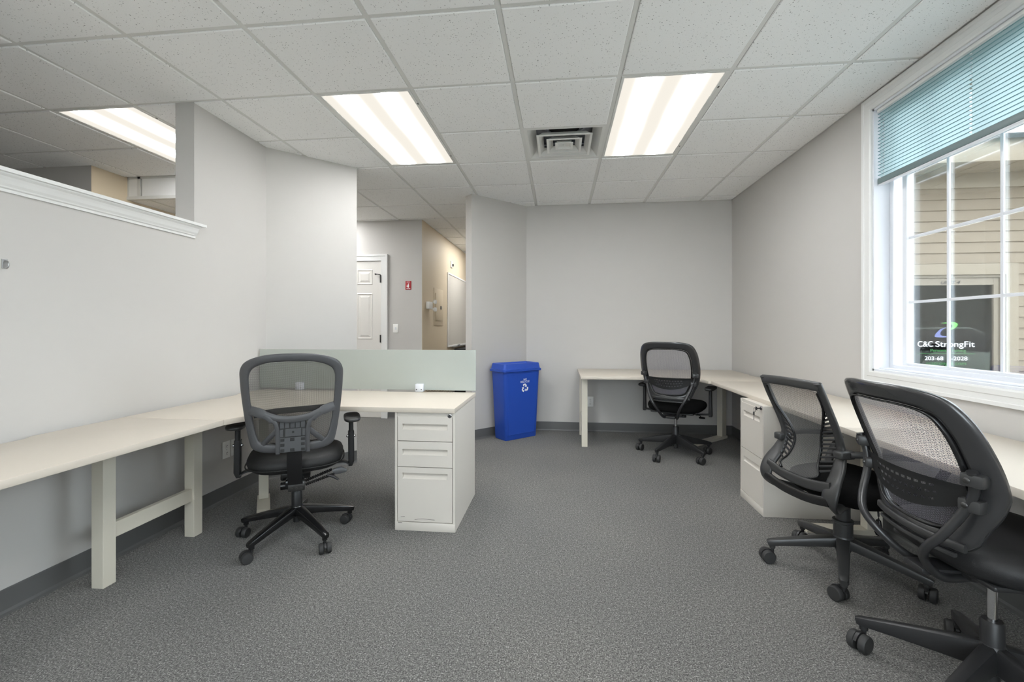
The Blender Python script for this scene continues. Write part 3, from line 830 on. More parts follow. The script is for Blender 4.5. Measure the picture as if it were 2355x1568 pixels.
# casing with mitred head, then the window unit
bm = bmn()
add_prism(bm, [(wx0 - cw, wz1 + 0.115), (wx1 + cw, wz1 + 0.115), (wx1, wz1), (wx0, wz1)], NY - 0.03, NY + 0.03, 'Y')
add_prism(bm, [(wx1 + cw, wz1 + 0.115), (wx1 + cw, wz0 - 0.1), (wx1, wz0), (wx1, wz1)], NY - 0.03, NY + 0.03, 'Y')
add_prism(bm, [(wx0 - cw, wz1 + 0.115), (wx0 - cw, wz0 - 0.1), (wx0, wz0), (wx0, wz1)], NY - 0.03, NY + 0.03, 'Y')
add_prism(bm, [(wx0 - cw, wz0 - 0.1), (wx1 + cw, wz0 - 0.1), (wx1, wz0), (wx0, wz0)], NY - 0.03, NY + 0.03, 'Y')
obj('window_casing', bm, 'out_trim', bld)
def frameXZ(x0, x1, z0, z1, w, wt, y0, y1, name, m, parent):
    bm = bmn()
    add_box(bm, (x0, y0, z0), (x0 + w, y1, z1), 0.003); add_box(bm, (x1 - w, y0, z0), (x1, y1, z1), 0.003)
    add_box(bm, (x0 + w, y0, z0), (x1 - w, y1, z0 + w), 0.003); add_box(bm, (x0 + w, y0, z1 - wt), (x1 - w, y1, z1), 0.003)
    return obj(name, bm, m, parent)
frameXZ(wx0, wx1, wz0, wz1, 0.035, 0.03, NY - 0.005, NY + 0.08, 'window_frame', 'out_frame', bld)
frameXZ(wx0 + 0.035, wx1 - 0.035, wz0 + 0.035, wz1 - 0.032, 0.05, 0.075, NY + 0.01, NY + 0.05, 'window_sash', 'out_frame', bld)
bm = bmn(); add_box(bm, (wx0 + 0.08, NY + 0.03, wz0 + 0.08), (wx1 - 0.08, NY + 0.034, wz1 - 0.10)); pane = obj('pane', bm, 'neighbour_glass', bld)
MX = Matrix.Rotation(R(90), 4, 'X')
def ntext(name, s, size, m, x, z, w=None, y=NY + 0.027, **kw):
    o = text_mesh(name, s, size, m, pane, Matrix.Translation((x, y, z)) @ MX, **kw)
    if w:
        xs = [v.co.x for v in o.data.vertices]; c = w / (max(xs) - min(xs))
        mid = (max(xs) + min(xs)) / 2
        for v in o.data.vertices: v.co.x = x + (v.co.x - mid) * c
    return o
ntext('lettering', 'C&C', 0.085, 'white_print', 3.9075, 1.016, 0.15)
ntext('lettering', 'StrongFit', 0.085, 'white_print', 4.1975, 1.016, 0.38)
ntext('lettering', 'Personal Training', 0.045, 'text_green', 4.13, 0.950, 0.345)
ntext('lettering', '203-68', 0.058, 'white_print', 3.9925, 0.864, 0.18)
ntext('lettering', '-2028', 0.058, 'white_print', 4.24, 0.864, 0.155)
ntext('lettering', 'ccstrongfit.com', 0.055, 'text_green', 4.11, 0.812, 0.39)
box('rule_line', (3.82, NY + 0.0265, 0.9135), (4.39, NY + 0.0275, 0.917), 'text_green', pane)
ntext('handwriting', 'UNIT 4', 0.05, 'ink', 4.14, 1.674, 0.19, y=NY + 0.0092, shear=0.35, bold=0.001)
# swoosh emblem: green upper crescent, blue lower crescent
def crescent(name, pts, m):
    bm = bmn(); add_prism(bm, [(4.108 + a, 1.164 + b) for a, b in pts], NY + 0.0262, NY + 0.0272, 'Y'); bmesh.ops.triangulate(bm, faces=bm.faces); obj(name, bm, m, pane)
o1 = spline([(-0.045, 0.078, 0), (0.02, 0.088, 0), (0.085, 0.088, 0), (0.113, 0.070, 0), (0.105, 0.045, 0), (0.07, 0.016, 0), (0.03, 0.002, 0)], 5)
i1 = spline([(0.045, 0.018, 0), (0.064, 0.040, 0), (0.062, 0.060, 0), (0.035, 0.076, 0), (0.0, 0.078, 0)], 5)
crescent('emblem_arc', [(p.x, p.y) for p in o1 + i1], 'logo_green')
o2 = spline([(0.01, 0.036, 0), (-0.05, 0.015, 0), (-0.095, -0.030, 0), (-0.11, -0.062, 0), (-0.085, -0.072, 0), (-0.01, -0.073, 0), (0.06, -0.066, 0)], 5)
i2 = spline([(0.02, -0.062, 0), (-0.035, -0.056, 0), (-0.055, -0.036, 0), (-0.045, -0.006, 0), (-0.02, 0.02, 0)], 5)
crescent('emblem_arc', [(p.x, p.y) for p in o2 + i2], 'logo_blue')
# frieze, soffit, fascia
box('frieze_board', (NX0, NY - 0.012, 2.675), (NX1, NY + 0.02, 2.83), 'out_trim', bld, 0.003)
box('soffit', (NX0, NY - 0.42, 2.83), (NX1, NY + 0.05, 2.85), 'out_trim', bld)
for q in range(12):
    x = NX0 + 0.3 + q * 0.3
    box('soffit_groove', (x, NY - 0.42, 2.8265), (x + 0.012, NY, 2.83), 'out_trim', bld)
box('fascia', (NX0, NY - 0.45, 2.80), (NX1, NY - 0.42, 3.02), 'out_trim', bld, 0.004)
bm = bmn(); add_prism(bm, [(NY - 0.5, 3.0), (NY + 0.5, 3.35), (NY + 0.5, 3.4), (NY - 0.52, 3.04)], NX0, NX1, 'X'); obj('roof', bm, 'mid_plastic', bld)
# unseen trees behind the viewer, added to darken the reflection in the neighbour's glass
bm = bmn()
rng = random.Random(3)
for q in range(46):
    x = 2 + q * 0.85 + rng.uniform(-0.3, 0.3); y = -17 + rng.uniform(-1.5, 1.5); h = rng.uniform(4, 6)
    r = bmesh.ops.create_icosphere(bm, subdivisions=2, radius=1, matrix=Matrix.Translation((x, y, h * 0.5 - 0.3)) @ Matrix.Diagonal((1.3, 1.2, h * 0.52, 1)))
    for v in r['verts']: v.co += V(rng.uniform(-.2, .2), rng.uniform(-.2, .2), rng.uniform(-.25, .25))
tag(obj('added_trees', bm, 'foliage'), 'unseen belt of trees added across the yard to darken the mirrored view', 'trees', kind='stuff')

# a car parked in the yard, mirrored in the neighbour's glass
car = thing('parked_car', 'pale parked car in the yard, mirrored in the lettered window', 'car', (8.9, -0.6, -0.25), R(20))
def sec(x, w, zb, zt, r=0.12): return [(x, y, z) for y, z in [(-w, zb), (-w - 0.03, (zb + zt) / 2), (-w + r * 0.3, zt - 0.03), (-w + r, zt), (w - r, zt), (w - r * 0.3, zt - 0.03), (w + 0.03, (zb + zt) / 2), (w, zb)]]
bm = bmn(); loft2 = [sec(-2.2, 0.74, 0.35, 0.72), sec(-2.1, 0.82, 0.25, 0.90), sec(-1.2, 0.86, 0.22, 0.95), sec(0.9, 0.86, 0.22, 0.93), sec(1.9, 0.82, 0.24, 0.84), sec(2.2, 0.72, 0.32, 0.66)]
vs = [[bm.verts.new(p) for p in q] for q in loft2]
for a, b in zip(vs, vs[1:]):
    for k in range(8): bm.faces.new((a[k], a[(k + 1) % 8], b[(k + 1) % 8], b[k]))
bm.faces.new(vs[0][::-1]); bm.faces.new(vs[-1]); bmesh.ops.recalc_face_normals(bm, faces=bm.faces); obj('body', bm, 'car_paint', car, 40)
bm = bmn(); loft2 = [sec(-1.9, 0.70, 0.90, 0.96), sec(-1.2, 0.64, 0.92, 1.40), sec(0.1, 0.64, 0.92, 1.44), sec(0.95, 0.72, 0.90, 0.95)]
vs = [[bm.verts.new(p) for p in q] for q in loft2]
for a, b in zip(vs, vs[1:]):
    for k in range(8): bm.faces.new((a[k], a[(k + 1) % 8], b[(k + 1) % 8], b[k]))
bm.faces.new(vs[0][::-1]); bm.faces.new(vs[-1]); bmesh.ops.recalc_face_normals(bm, faces=bm.faces); obj('cabin', bm, 'black_gloss', car, 40)
bm = bmn(); add_box(bm, (-1.15, -0.56, 1.405), (0.08, 0.56, 1.455), 0.02); obj('roof', bm, 'car_paint', car, 40)
for x in (-1.35, 1.3):
    for s_ in (-1, 1):
        bm = bmn(); lathe(bm, [(0.16, 0), (0.30, 0.01), (0.32, 0.04), (0.32, 0.17), (0.30, 0.2)], 24, Matrix.Translation((x, s_ * 0.90, 0.32)) @ Matrix.Rotation(R(90 * s_), 4, 'X')); obj('wheel', bm, 'rubber', car, 40)

# ================================================================== DESKS
DZT = 0.725
def worktop(parent, pts, name='worktop', th=0.029):
    bm = bmn(); add_prism(bm, pts, DZT - th, DZT, bev=0.003)
    return obj(name, bm, 'laminate', parent, 30)
def notch(p, q, mid, w=0.30, d=0.028, n=6, side=1):
    """points from p to q along a back edge with a shallow cable scallop around fraction mid"""
    p, q = V(*p), V(*q); u = (q - p); Ln = u.length; u = u / Ln; nrm = V(-u.y, u.x) * side
    out = [tuple(p)]; c = mid * Ln
    for k in range(n + 1):
        s = -1 + 2 * k / n; sm = (1 - abs(s) ** 4)
        a = p + u * (c + s * w / 2) + nrm * (d * min(1, max(0, (1 - abs(s)) * 4)))
        out.append((a.x, a.y))
    return out
def legbox(parent, x0, x1, y0, y1, z0=0.0, z1=DZT - 0.029, name='leg'):
    bm = bmn(); add_box(bm, (x0, y0, z0), (x1, y1, z1), 0.002); return obj(name, bm, 'desk_metal', parent)

# left straight desk (runs along the left wall, past the viewer)
d1 = thing('desk', 'long straight cream desk along the half wall on paired white legs', 'desk')
back = notch((XL + 0.035, 2.082), (XL + 0.035, 0.30), 0.30, 0.26, 0.028, side=1)
worktop(d1, back + [(XL + 0.035, 0.30), (-1.695, 0.30), (-1.695, 2.082)])
LX0, LX1 = -2.130, -2.070
legbox(d1, LX0, LX1, 1.812, 1.872)
bm = bmn(); add_box(bm, (LX0 + 0.018, 1.872, 0.205), (LX1 - 0.012, 2.318, 0.276), 0.002); obj('crossbar', bm, 'desk_metal', d1)
legbox(d1, LX0, LX1, 2.318, 2.378, z1=DZT - 0.0292)
legbox(d1, LX0, LX1, 0.40, 0.46); legbox(d1, LX0, LX1, 0.86, 0.92)
bm = bmn(); add_box(bm, (LX0 + 0.018, 0.46, 0.205), (LX1 - 0.012, 0.86, 0.276), 0.002); obj('crossbar', bm, 'desk_metal', d1)

def arc_between(a, b, c, n=10):
    """quadratic curve a -> c with control b"""
    a, b, c = V(*a), V(*b), V(*c)
    return [tuple(((1 - t) ** 2) * a + 2 * t * (1 - t) * b + t * t * c) for t in [k / n for k in range(n + 1)]]
# left corner desk and its return to the pedestal
d2 = thing('corner_desk', 'cream corner desk carrying the frosted screen', 'desk')
front = arc_between((-1.695, 2.084), (-1.66, 2.20), (-1.60, 2.24), 5) + arc_between((-1.60, 2.24), (-1.42, 2.40), (-1.36, 2.50), 6)[1:] + arc_between((-1.36, 2.50), (-1.33, 2.515), (-1.28, 2.515), 4)[1:]
bk = notch((-0.605, 3.165), (-2.20, 3.165), 0.32, 0.42, 0.022, side=1)
lf = notch((XL + 0.03, 3.10), (XL + 0.03, 2.084), 0.30, 0.24, 0.028, side=1)
worktop(d2, front + [(-0.605, 2.515)] + bk + [(-2.20, 3.165)] + lf + [(XL + 0.03, 2.084)])
def c_leg(parent, x, y, ang, length):
    """cantilever leg: post near the wall, flat foot running forward along ang"""
    M = Matrix.Translation((x, y, 0)) @ Matrix.Rotation(ang, 4, 'Z')
    bm = bmn(); add_box(bm, (-0.042, -0.03, 0.028), (0.042, 0.03, DZT - 0.029), 0.003, M); obj('leg', bm, 'desk_metal', parent)
    bm = bmn(); vs = add_prism(bm, [(0.05, 0.0), (0.05, 0.028), (-length + 0.06, 0.028), (-length, 0.012), (-length, 0.0)], -0.038, 0.038, 'Y', M)
    obj('foot', bm, 'desk_metal', parent)
    bm = bmn(); add_box(bm, (-0.32, -0.02, DZT - 0.060), (0.05, 0.02, DZT - 0.0295), 0.002, M); obj('bracket', bm, 'desk_metal', parent)
c_leg(d2, -2.03, 2.86, R(125), 0.30)

# far desk along the back wall with the curved corner
d3 = thing('corner_desk', 'cream corner desk against the back wall below the blank corner', 'desk')
fr = [(0.20, 4.335)] + arc_between((1.08, 4.335), (1.24, 4.335), (1.285, 4.18), 10) + [(1.30, 4.072)]
bk = notch((XR - 0.02, 4.072), (XR - 0.02, YB - 0.03), 0.45, 0.24, 0.02, side=1) + [(XR - 0.02, YB - 0.03), (0.20, YB - 0.03)]
worktop(d3, fr + bk)
legbox(d3, 0.217, 0.275, 4.503, 4.561); legbox(d3, 0.217, 0.275, 5.0, 5.05)
bm = bmn(); add_box(bm, (0.230, 4.561, 0.20), (0.262, 5.0, 0.27), 0.002); obj('crossbar', bm, 'desk_metal', d3)
c_leg(d3, 1.74, 5.02, R(42), 0.52)
# right run
def right_desk(y0, y1, label, legs, x0=1.330):
    t = thing('desk', label, 'desk')
    bk = notch((XR - 0.022, y0), (XR - 0.022, y1), 0.70, 0.30, 0.02, side=1)
    worktop(t, [(x0, y1), (x0, y0)] + bk + [(XR - 0.022, y1)])
    for y in legs: c_leg(t, 1.80, y, 0.0, 0.37)
    return t
right_desk(2.24, 4.070, 'long cream desk under the window on the two-drawer cabinet', (2.79,), 1.322)
right_desk(0.42, 2.238, 'long cream desk under the window behind the tall mesh chair with tubular supports', (0.98, 0.52), 1.322)

# ================================================================== PEDESTALS
def drawer_front(parent, x0, x1, z0, z1, y, pw, ph, pz):
    """sheet front with a recessed scoop pull; front face at local y, looking -Y"""
    bm = bmn()
    t = 0.018; cx = (x0 + x1) / 2
    a0, a1, b0, b1 = cx - pw / 2, cx + pw / 2, pz - ph / 2, pz + ph / 2
    def vv(x, yy, z): return bm.verts.new((x, yy, z))
    O = [vv(x0, y, z0), vv(x1, y, z0), vv(x1, y, z1), vv(x0, y, z1)]
    I = [vv(a0, y, b0), vv(a1, y, b0), vv(a1, y, b1), vv(a0, y, b1)]
    for k in range(4): bm.faces.new((O[k], O[(k + 1) % 4], I[(k + 1) % 4], I[k]))
    D = [vv(a0 + 0.003, y + 0.004, b0 + 0.004), vv(a1 - 0.003, y + 0.004, b0 + 0.004), vv(a1 - 0.003, y + 0.026, b1 - 0.002), vv(a0 + 0.003, y + 0.026, b1 - 0.002)]
    for k in range(4): bm.faces.new((I[k], I[(k + 1) % 4], D[(k + 1) % 4], D[k]))
    bm.faces.new(D)
    B = [vv(x0, y + t, z0), vv(x1, y + t, z0), vv(x1, y + t, z1), vv(x0, y + t, z1)]
    for k in range(4): bm.faces.new((O[(k + 1) % 4], O[k], B[k], B[(k + 1) % 4]))
    bmesh.ops.recalc_face_normals(bm, faces=bm.faces)
    return obj('drawer', bm, 'cabinet', parent)
def pedestal(label, loc, rz, w, d, h, drawers, pw, keys=False):
    t = thing('pedestal', label, 'cabinet', loc, rz)
    # carcass: origin at front left corner, x to the right, y to the back
    bm = bmn(); s = 0.014
    add_box(bm, (0, 0, 0), (s, d, h)); add_box(bm, (w - s, 0, 0), (w, d, h)); add_box(bm, (s, d - 0.01, 0), (w - s, d, h))
    add_box(bm, (s, 0.004, h - 0.028), (w - s, d - 0.01, h)); add_box(bm, (s, 0.03, 0.05), (w - s, d - 0.01, 0.06)); add_box(bm, (s, 0.05, 0.06), (w - s, 0.055, h - 0.028))
    obj('carcass', bm, 'cabinet', t)
    box('plinth', (0.001, -0.002, 0), (w - 0.001, 0.016, 0.050), 'cabinet', t, 0.002)
    for z0, z1, pz in drawers: drawer_front(t, s + 0.003, w - s - 0.003, z0, z1, 0.0, pw, 0.034, pz)
    lk = bmn(); lathe(lk, [(0.013, 0), (0.013, 0.006), (0.010, 0.008)], 16, Matrix.Translation((w - 0.032, 0.004, h - 0.017)) @ MX); k = obj('lock', lk, 'chrome', t, 40)
    b2 = bmn(); lathe(b2, [(0.008, 0), (0.008, 0.002)], 12, Matrix.Translation((w - 0.032, -0.0035, h - 0.017)) @ MX); obj('keyhole', b2, 'slot', k)
    if keys:
        b3 = bmn(); cx, cz = w - 0.032, h - 0.017
        add_box(b3, (cx - 0.0015, -0.03, cz - 0.004), (cx + 0.0015, -0.004, cz + 0.004)); sweep(b3, [V(cx - 0.012 + 0.012 * math.cos(a), -0.034, cz - 0.012 + 0.014 * math.sin(a)) for a in [2 * PI * q / 16 for q in range(17)]], 0.0014, 6)
        add_box(b3, (cx - 0.03, -0.037, cz - 0.048), (cx - 0.010, -0.035, cz - 0.026), 0.0008); add_box(b3, (cx - 0.0225, -0.037, cz - 0.080), (cx - 0.0165, -0.035, cz - 0.048), 0.0005)
        add_box(b3, (cx - 0.012, -0.03, cz - 0.012), (cx + 0.012, -0.028, cz + 0.010), 0.0008)
        obj('keys', b3, 'dark_metal', t)
    return t
HP = DZT - 0.0295
p1 = pedestal('white three-drawer pedestal under the end of the corner desk', (-0.968, 2.532, 0), 0, 0.362, 0.60, HP,
         [(0.054, 0.372, 0.322), (0.376, 0.524, 0.462), (0.528, 0.672, 0.610)], 0.272)
# scuffs on its lowest drawer
bm = bmn()
sweep(bm, spline([(0.12, -0.0005, 0.066), (0.17, -0.0005, 0.072), (0.24, -0.0005, 0.068)], 5), (0.0010, 0.0010), 6)
sweep(bm, spline([(0.035, -0.0005, 0.079), (0.06, -0.0005, 0.081)], 3), (0.0008, 0.0008), 6)
sweep(bm, spline([(0.02, -0.0025, 0.047), (0.045, -0.0025, 0.046)], 3), (0.0008, 0.0016), 6)
obj('scuff_marks', bm, 'scuff', p1)
pedestal('white two-drawer filing cabinet with keys in its lock', (1.276, 3.312, 0), R(-90), 0.357, 0.60, HP, [(0.054, 0.355, 0.285), (0.359, 0.672, 0.602)], 0.25, True)

# ================================================================== FROSTED SCREEN
sc = thing('desk_screen', 'frosted glass privacy screen along the back of the corner desk', 'screen', (0, 0, 0))
bm = bmn(); add_box(bm, (XL + 0.012, 3.175, 0.735), (-0.606, 3.183, 1.030), 0.001); obj('glass', bm, 'frosted_glass', sc)
for x in (-1.02, -1.95):
    c = box('clamp', (x - 0.03, 3.14, DZT + 0.0005), (x + 0.03, 3.1745, DZT + 0.058), 'vinyl', sc, 0.006)
    bm = bmn()
    for s in (-0.018, 0.018): cyl(bm, V(x + s, 3.138, DZT + 0.018), V(x + s, 3.141, DZT + 0.018), 0.004, 10)
    obj('screw', bm, 'dark_metal', c)
    box('clamp_back', (x - 0.03, 3.1835, DZT + 0.0005), (x + 0.03, 3.19, DZT + 0.058), 'vinyl', sc, 0.002)
# dark coiled cord on the desk behind the screen gap
cd = thing('coiled_cord', 'thin dark coiled cord on the desk under the frosted screen', 'cord', (-0.87, 3.155, DZT))
bm = bmn(); sweep(bm, [V(-0.10 + 0.20 * k / 120, 0.005 * math.cos(k * 0.9), 0.0065 + 0.005 * math.sin(k * 0.9)) for k in range(121)], 0.0013, 6); obj('coil', bm, 'ink', cd)

# ================================================================== RECYCLING BIN
bn = thing('recycling_bin', 'slim blue plastic recycling bin with white recycling symbol', 'bin', (-0.482, 4.852, 0), R(43))
def rrect(hx, hy, r, n=5):
    out = []
    for cx, cy, a0 in ((hx - r, hy - r, 0), (-hx + r, hy - r, 90), (-hx + r, -hy + r, 180), (hx - r, -hy + r, 270)):
        for k in range(n + 1):
            a = R(a0 + 90 * k / n); out.append((cx + r * math.cos(a), cy + r * math.sin(a)))
    return out
def loft(bm, rings, cap0=True, cap1=True):
    vs = [[bm.verts.new(p) for p in r] for r in rings]; n = len(vs[0]); fs = []
    for a, b in zip(vs, vs[1:]):
        for k in range(n): fs.append(bm.faces.new((a[k], a[(k + 1) % n], b[(k + 1) % n], b[k])))
    if cap0: fs.append(bm.faces.new(vs[0][::-1]))
    if cap1: fs.append(bm.faces.new(vs[-1]))
    bmesh.ops.recalc_face_normals(bm, faces=fs)
    return [v for r in vs for v in r]
def rz(hx, hy, r, z): return [(x, y, z) for x, y in rrect(hx, hy, r)]
bm = bmn(); loft(bm, [rz(0.208, 0.098, 0.02, 0), rz(0.212, 0.102, 0.022, 0.01), rz(0.243, 0.126, 0.03, 0.745)]); obj('body', bm, 'blue_plastic', bn, 40)
bm = bmn()   # raised panel on the front
zz = [(0.08, 0.0), (0.66, 0.0)]
def fy(z): return -(0.102 + (0.126 - 0.102) * (z - 0.01) / 0.735)
for z0, z1 in ((0.05, 0.70),):
    w0, w1 = 0.178, 0.205
    pts = [(-w0, fy(z0), z0), (w0, fy(z0), z0), (w1, fy(z1), z1), (-w1, fy(z1), z1)]
    o = [bm.verts.new((x, y + 0.001, z)) for x, y, z in pts]; i_ = [bm.verts.new((x * 0.985, y - 0.003, z + (0.004 if k < 2 else -0.004))) for k, (x, y, z) in enumerate(pts)]
    for k in range(4): bm.faces.new((o[k], o[(k + 1) % 4], i_[(k + 1) % 4], i_[k]))
    bm.faces.new(i_); bmesh.ops.recalc_face_normals(bm, faces=bm.faces)
obj('front_panel', bm, 'blue_plastic', bn)
bm = bmn()
loft(bm, [rz(0.255, 0.137, 0.032, 0.725), rz(0.262, 0.143, 0.034, 0.728), rz(0.262, 0.143, 0.034, 0.748), rz(0.250, 0.132, 0.03, 0.752), rz(0.240, 0.122, 0.026, 0.808), rz(0.234, 0.116, 0.024, 0.812), rz(0.215, 0.088, 0.02, 0.812), rz(0.205, 0.070, 0.018, 0.792)])
obj('lid', bm, 'blue_plastic', bn, 40)
bm = bmn(); add_box(bm, (-0.195, -0.022, 0.7925), (0.195, 0.022, 0.794)); obj('slot_opening', bm, 'void', bn)
tilt = math.atan2(0.024, 0.735)
def on_front(x, z): return Matrix.Translation((x, fy(z) - 0.0036, z)) @ Matrix.Rotation(R(90) + tilt, 4, 'X')
text_mesh('lettering', 'WE', 0.030, 'white_print', bn, on_front(0.03, 0.635), 0.0004)
text_mesh('lettering', 'RECYCLE', 0.030, 'white_print', bn, on_front(0.03, 0.612), 0.0004)
bm = bmn()
for k in range(3):   # three chasing arrows
    M = on_front(0.03, 0.545) @ Matrix.Rotation(R(120 * k), 4, 'Z')
    add_prism(bm, [(-0.030, 0.036), (-0.013, 0.046), (0.008, 0.046), (0.018, 0.030), (0.026, 0.035), (0.021, 0.008), (-0.004, 0.016), (0.005, 0.022), (-0.002, 0.034), (-0.020, 0.018)], 0.0, 0.0006, 'Z', M)
bmesh.ops.triangulate(bm, faces=bm.faces)
obj('recycling_symbol', bm, 'white_print', bn)

# ================================================================== CHAIRS (local: facing +Y, origin on the floor under the column)
def caster(root, p, ang, r=0.027, w=0.062, m='rubber'):
    M = Matrix.Translation((p[0], p[1], 0)) @ Matrix.Rotation(ang, 4, 'Z')
    bm = bmn()
    # hood: half ring over the wheels plus the stem
    hw = 0.005
    prof = [(math.cos(a) * (r + 0.003), r + math.sin(a) * (r + 0.003)) for a in [R(20 + 140 * k / 10) for k in range(11)]]
    inner = [(math.cos(a) * (r - 0.008), r + math.sin(a) * (r - 0.008)) for a in [R(160 - 140 * k / 10) for k in range(11)]]
    add_prism(bm, [(a - 0.012, b) for a, b in prof + inner], -hw, hw, 'Y', M)
    sweep(bm, [M @ V(0.012, 0, r * 1.6), M @ V(0.012, 0, p[2])], 0.0085, 10)
    cyl(bm, M @ V(-0.012, -w / 2 + 0.004, r), M @ V(-0.012, w / 2 - 0.004, r), 0.006, 8)
    h = obj('caster', bm, 'black_plastic', root, 40)
    for s in (-1, 1):
        bm = bmn()
        pr = [(r * 0.55, 0.0), (r - 0.003, 0.001), (r, 0.004), (r, w / 2 - hw - 0.006), (r - 0.004, w / 2 - hw - 0.001), (r * 0.5, w / 2 - hw)]
        lathe(bm, pr, 20, M @ Matrix.Translation((-0.012, s * (hw + 0.0005), r)) @ Matrix.Rotation(R(-90 * s), 4, 'X'))
        obj('wheel', bm, m, h, 40)
def star_base(root, Rd, zh, zt, ang0, spins, m='black_gloss', hub=(0.042, 0.034), hw=(0.028, 0.026), tw=(0.017, 0.014), rc=0.027, drop=0.0):
    bm = bmn()
    for k in range(5):
        a = ang0 + k * 2 * PI / 5; u = V(math.cos(a), math.sin(a), 0)
        n = 8; path = []; rad = []
        for q in range(n + 1):
            t = q / n
            path.append(u * (0.02 + (Rd - 0.008) * t) + V(0, 0, zh + (zt - zh) * (t ** 1.15) - 0.0))
            rad.append((hw[0] + (tw[0] - hw[0]) * t, hw[1] + (tw[1] - hw[1]) * t))
        path.append(u * (Rd + 0.022) + V(0, 0, zt - 0.003)); rad.append((tw[0] * 0.7, tw[1] * 0.8))
        sweep(bm, path, rad, 12, 0.45)
        cyl(bm, u * Rd + V(0, 0, zt - 0.026), u * Rd + V(0, 0, zt), 0.014, 10)
    lathe(bm, [(hub[0] * 0.85, zh - hub[1]), (hub[0], zh - hub[1] + 0.006), (hub[0], zh + hub[1] - 0.008), (hub[0] * 0.85, zh + hub[1])], 24)
    obj('star_base', bm, m, root, 38)
    for k in range(5):
        a = ang0 + k * 2 * PI / 5
        sp = spins[k % len(spins)]
        # stem sits at the leg tip; the caster trails from it
        Mx = Matrix.Rotation(sp, 4, 'Z') @ V(0.012, 0, 0)
        caster(root, (Rd * math.cos(a) - Mx.x, Rd * math.sin(a) - Mx.y, zt - 0.01), sp, rc)
def pad(bm, w, d, z0, z1, yc=0.0, corner=3.2, crown=0.012, front_drop=0.02, n=48, back_w=0.94):
    """upholstered seat pad, rounded plan, domed top, waterfall front"""
    def pt(s, zz, k):
        a = 2 * PI * k / n; ca, sa = math.cos(a), math.sin(a)
        x = math.copysign(abs(ca) ** (2 / corner), ca) * w / 2 * s; y = math.copysign(abs(sa) ** (2 / corner), sa) * d / 2 * s
        x *= back_w + (1 - back_w) * (0.5 + y / d)
        fd = front_drop * max(0, (y / (d / 2) - 0.35) / 0.65) ** 2 if y > 0 else 0
        return (x, yc + y, zz - fd)
    h = z1 - z0
    prof = [(0.80, z0), (0.90, z0 + 0.004), (0.965, z0 + h * 0.22), (1.0, z0 + h * 0.48), (0.995, z0 + h * 0.66), (0.965, z0 + h * 0.85), (0.91, z1 - 0.004), (0.82, z1 + crown * 0.35), (0.62, z1 + crown * 0.55), (0.35, z1 + crown * 0.5), (0.08, z1 + crown * 0.4)]
    loft(bm, [[pt(s, z, k) for k in range(n)] for s, z in prof])
def mirror_contour(half):
    """half = list of (x,z) from top centre to bottom centre (x>=0) -> closed list"""
    return [(x, 0, z) for x, z in half] + [(-x, 0, z) for x, z in half[-2:0:-1]]
def ring_frame(bm, outer, inner, surf, th, n=5, m=10, sq=0.6):
    o = spline(mirror_contour(outer), n, True); i_ = spline(mirror_contour(inner), n, True)
    rings = []
    for a, b in zip(o, i_):
        A = V(a.x, surf(a.x, a.z), a.z); B = V(b.x, surf(b.x, b.z), b.z)
        c = (A + B) / 2; h = (A - B) / 2; ring = []
        for k in range(m):
            t = 2 * PI * (k + 0.5) / m; ct, s_ = math.cos(t), math.sin(t)
            ct = math.copysign(abs(ct) ** sq, ct); s_ = math.copysign(abs(s_) ** sq, s_)
            ring.append(bm.verts.new(c + h * ct + V(0, 1, 0) * (s_ * th / 2)))
        rings.append(ring)
    N = len(rings); fs = []
    for q in range(N):
        a, b = rings[q], rings[(q + 1) % N]
        for k in range(m): fs.append(bm.faces.new((a[k], a[(k + 1) % m], b[(k + 1) % m], b[k])))
    bmesh.ops.recalc_face_normals(bm, faces=fs)
def mesh_panel(name, half, surf, m, parent, nz=28, nx=18, grow=0.008, off=0.0):
    """see-through fabric filling a contour; UV in metres"""
    pts = spline([(x, 0, z) for x, z in half], 12)
    zs = [p.z for p in pts]; zt, zb = max(zs) + grow * 0.5, min(zs) - grow * 0.5
    def hw(z):
        best = 0
        for a, b in zip(pts, pts[1:]):
            lo, hi = min(a.z, b.z), max(a.z, b.z)
            if lo <= z <= hi and hi - lo > 1e-9: best = max(best, a.x + (b.x - a.x) * (z - a.z) / (b.z - a.z))
        return best
    bm = bmn(); uvl = bm.loops.layers.uv.new('UVMap'); rows = []
    for r in range(nz + 1):
        z = zb + (zt - zb) * r / nz
        w = hw(min(max(z, min(zs) + 1e-4), max(zs) - 1e-4)) + grow
        rows.append([bm.verts.new((w * (-1 + 2 * k / nx), surf(w * (-1 + 2 * k / nx), z) + off, z)) for k in range(nx + 1)])
    for a, b in zip(rows, rows[1:]):
        for k in range(nx):
            f = bm.faces.new((a[k], a[k + 1], b[k + 1], b[k]))
            for lp in f.loops: lp[uvl].uv = (lp.vert.co.x + 1, lp.vert.co.z)
    return obj(name, bm, m, parent, 180)

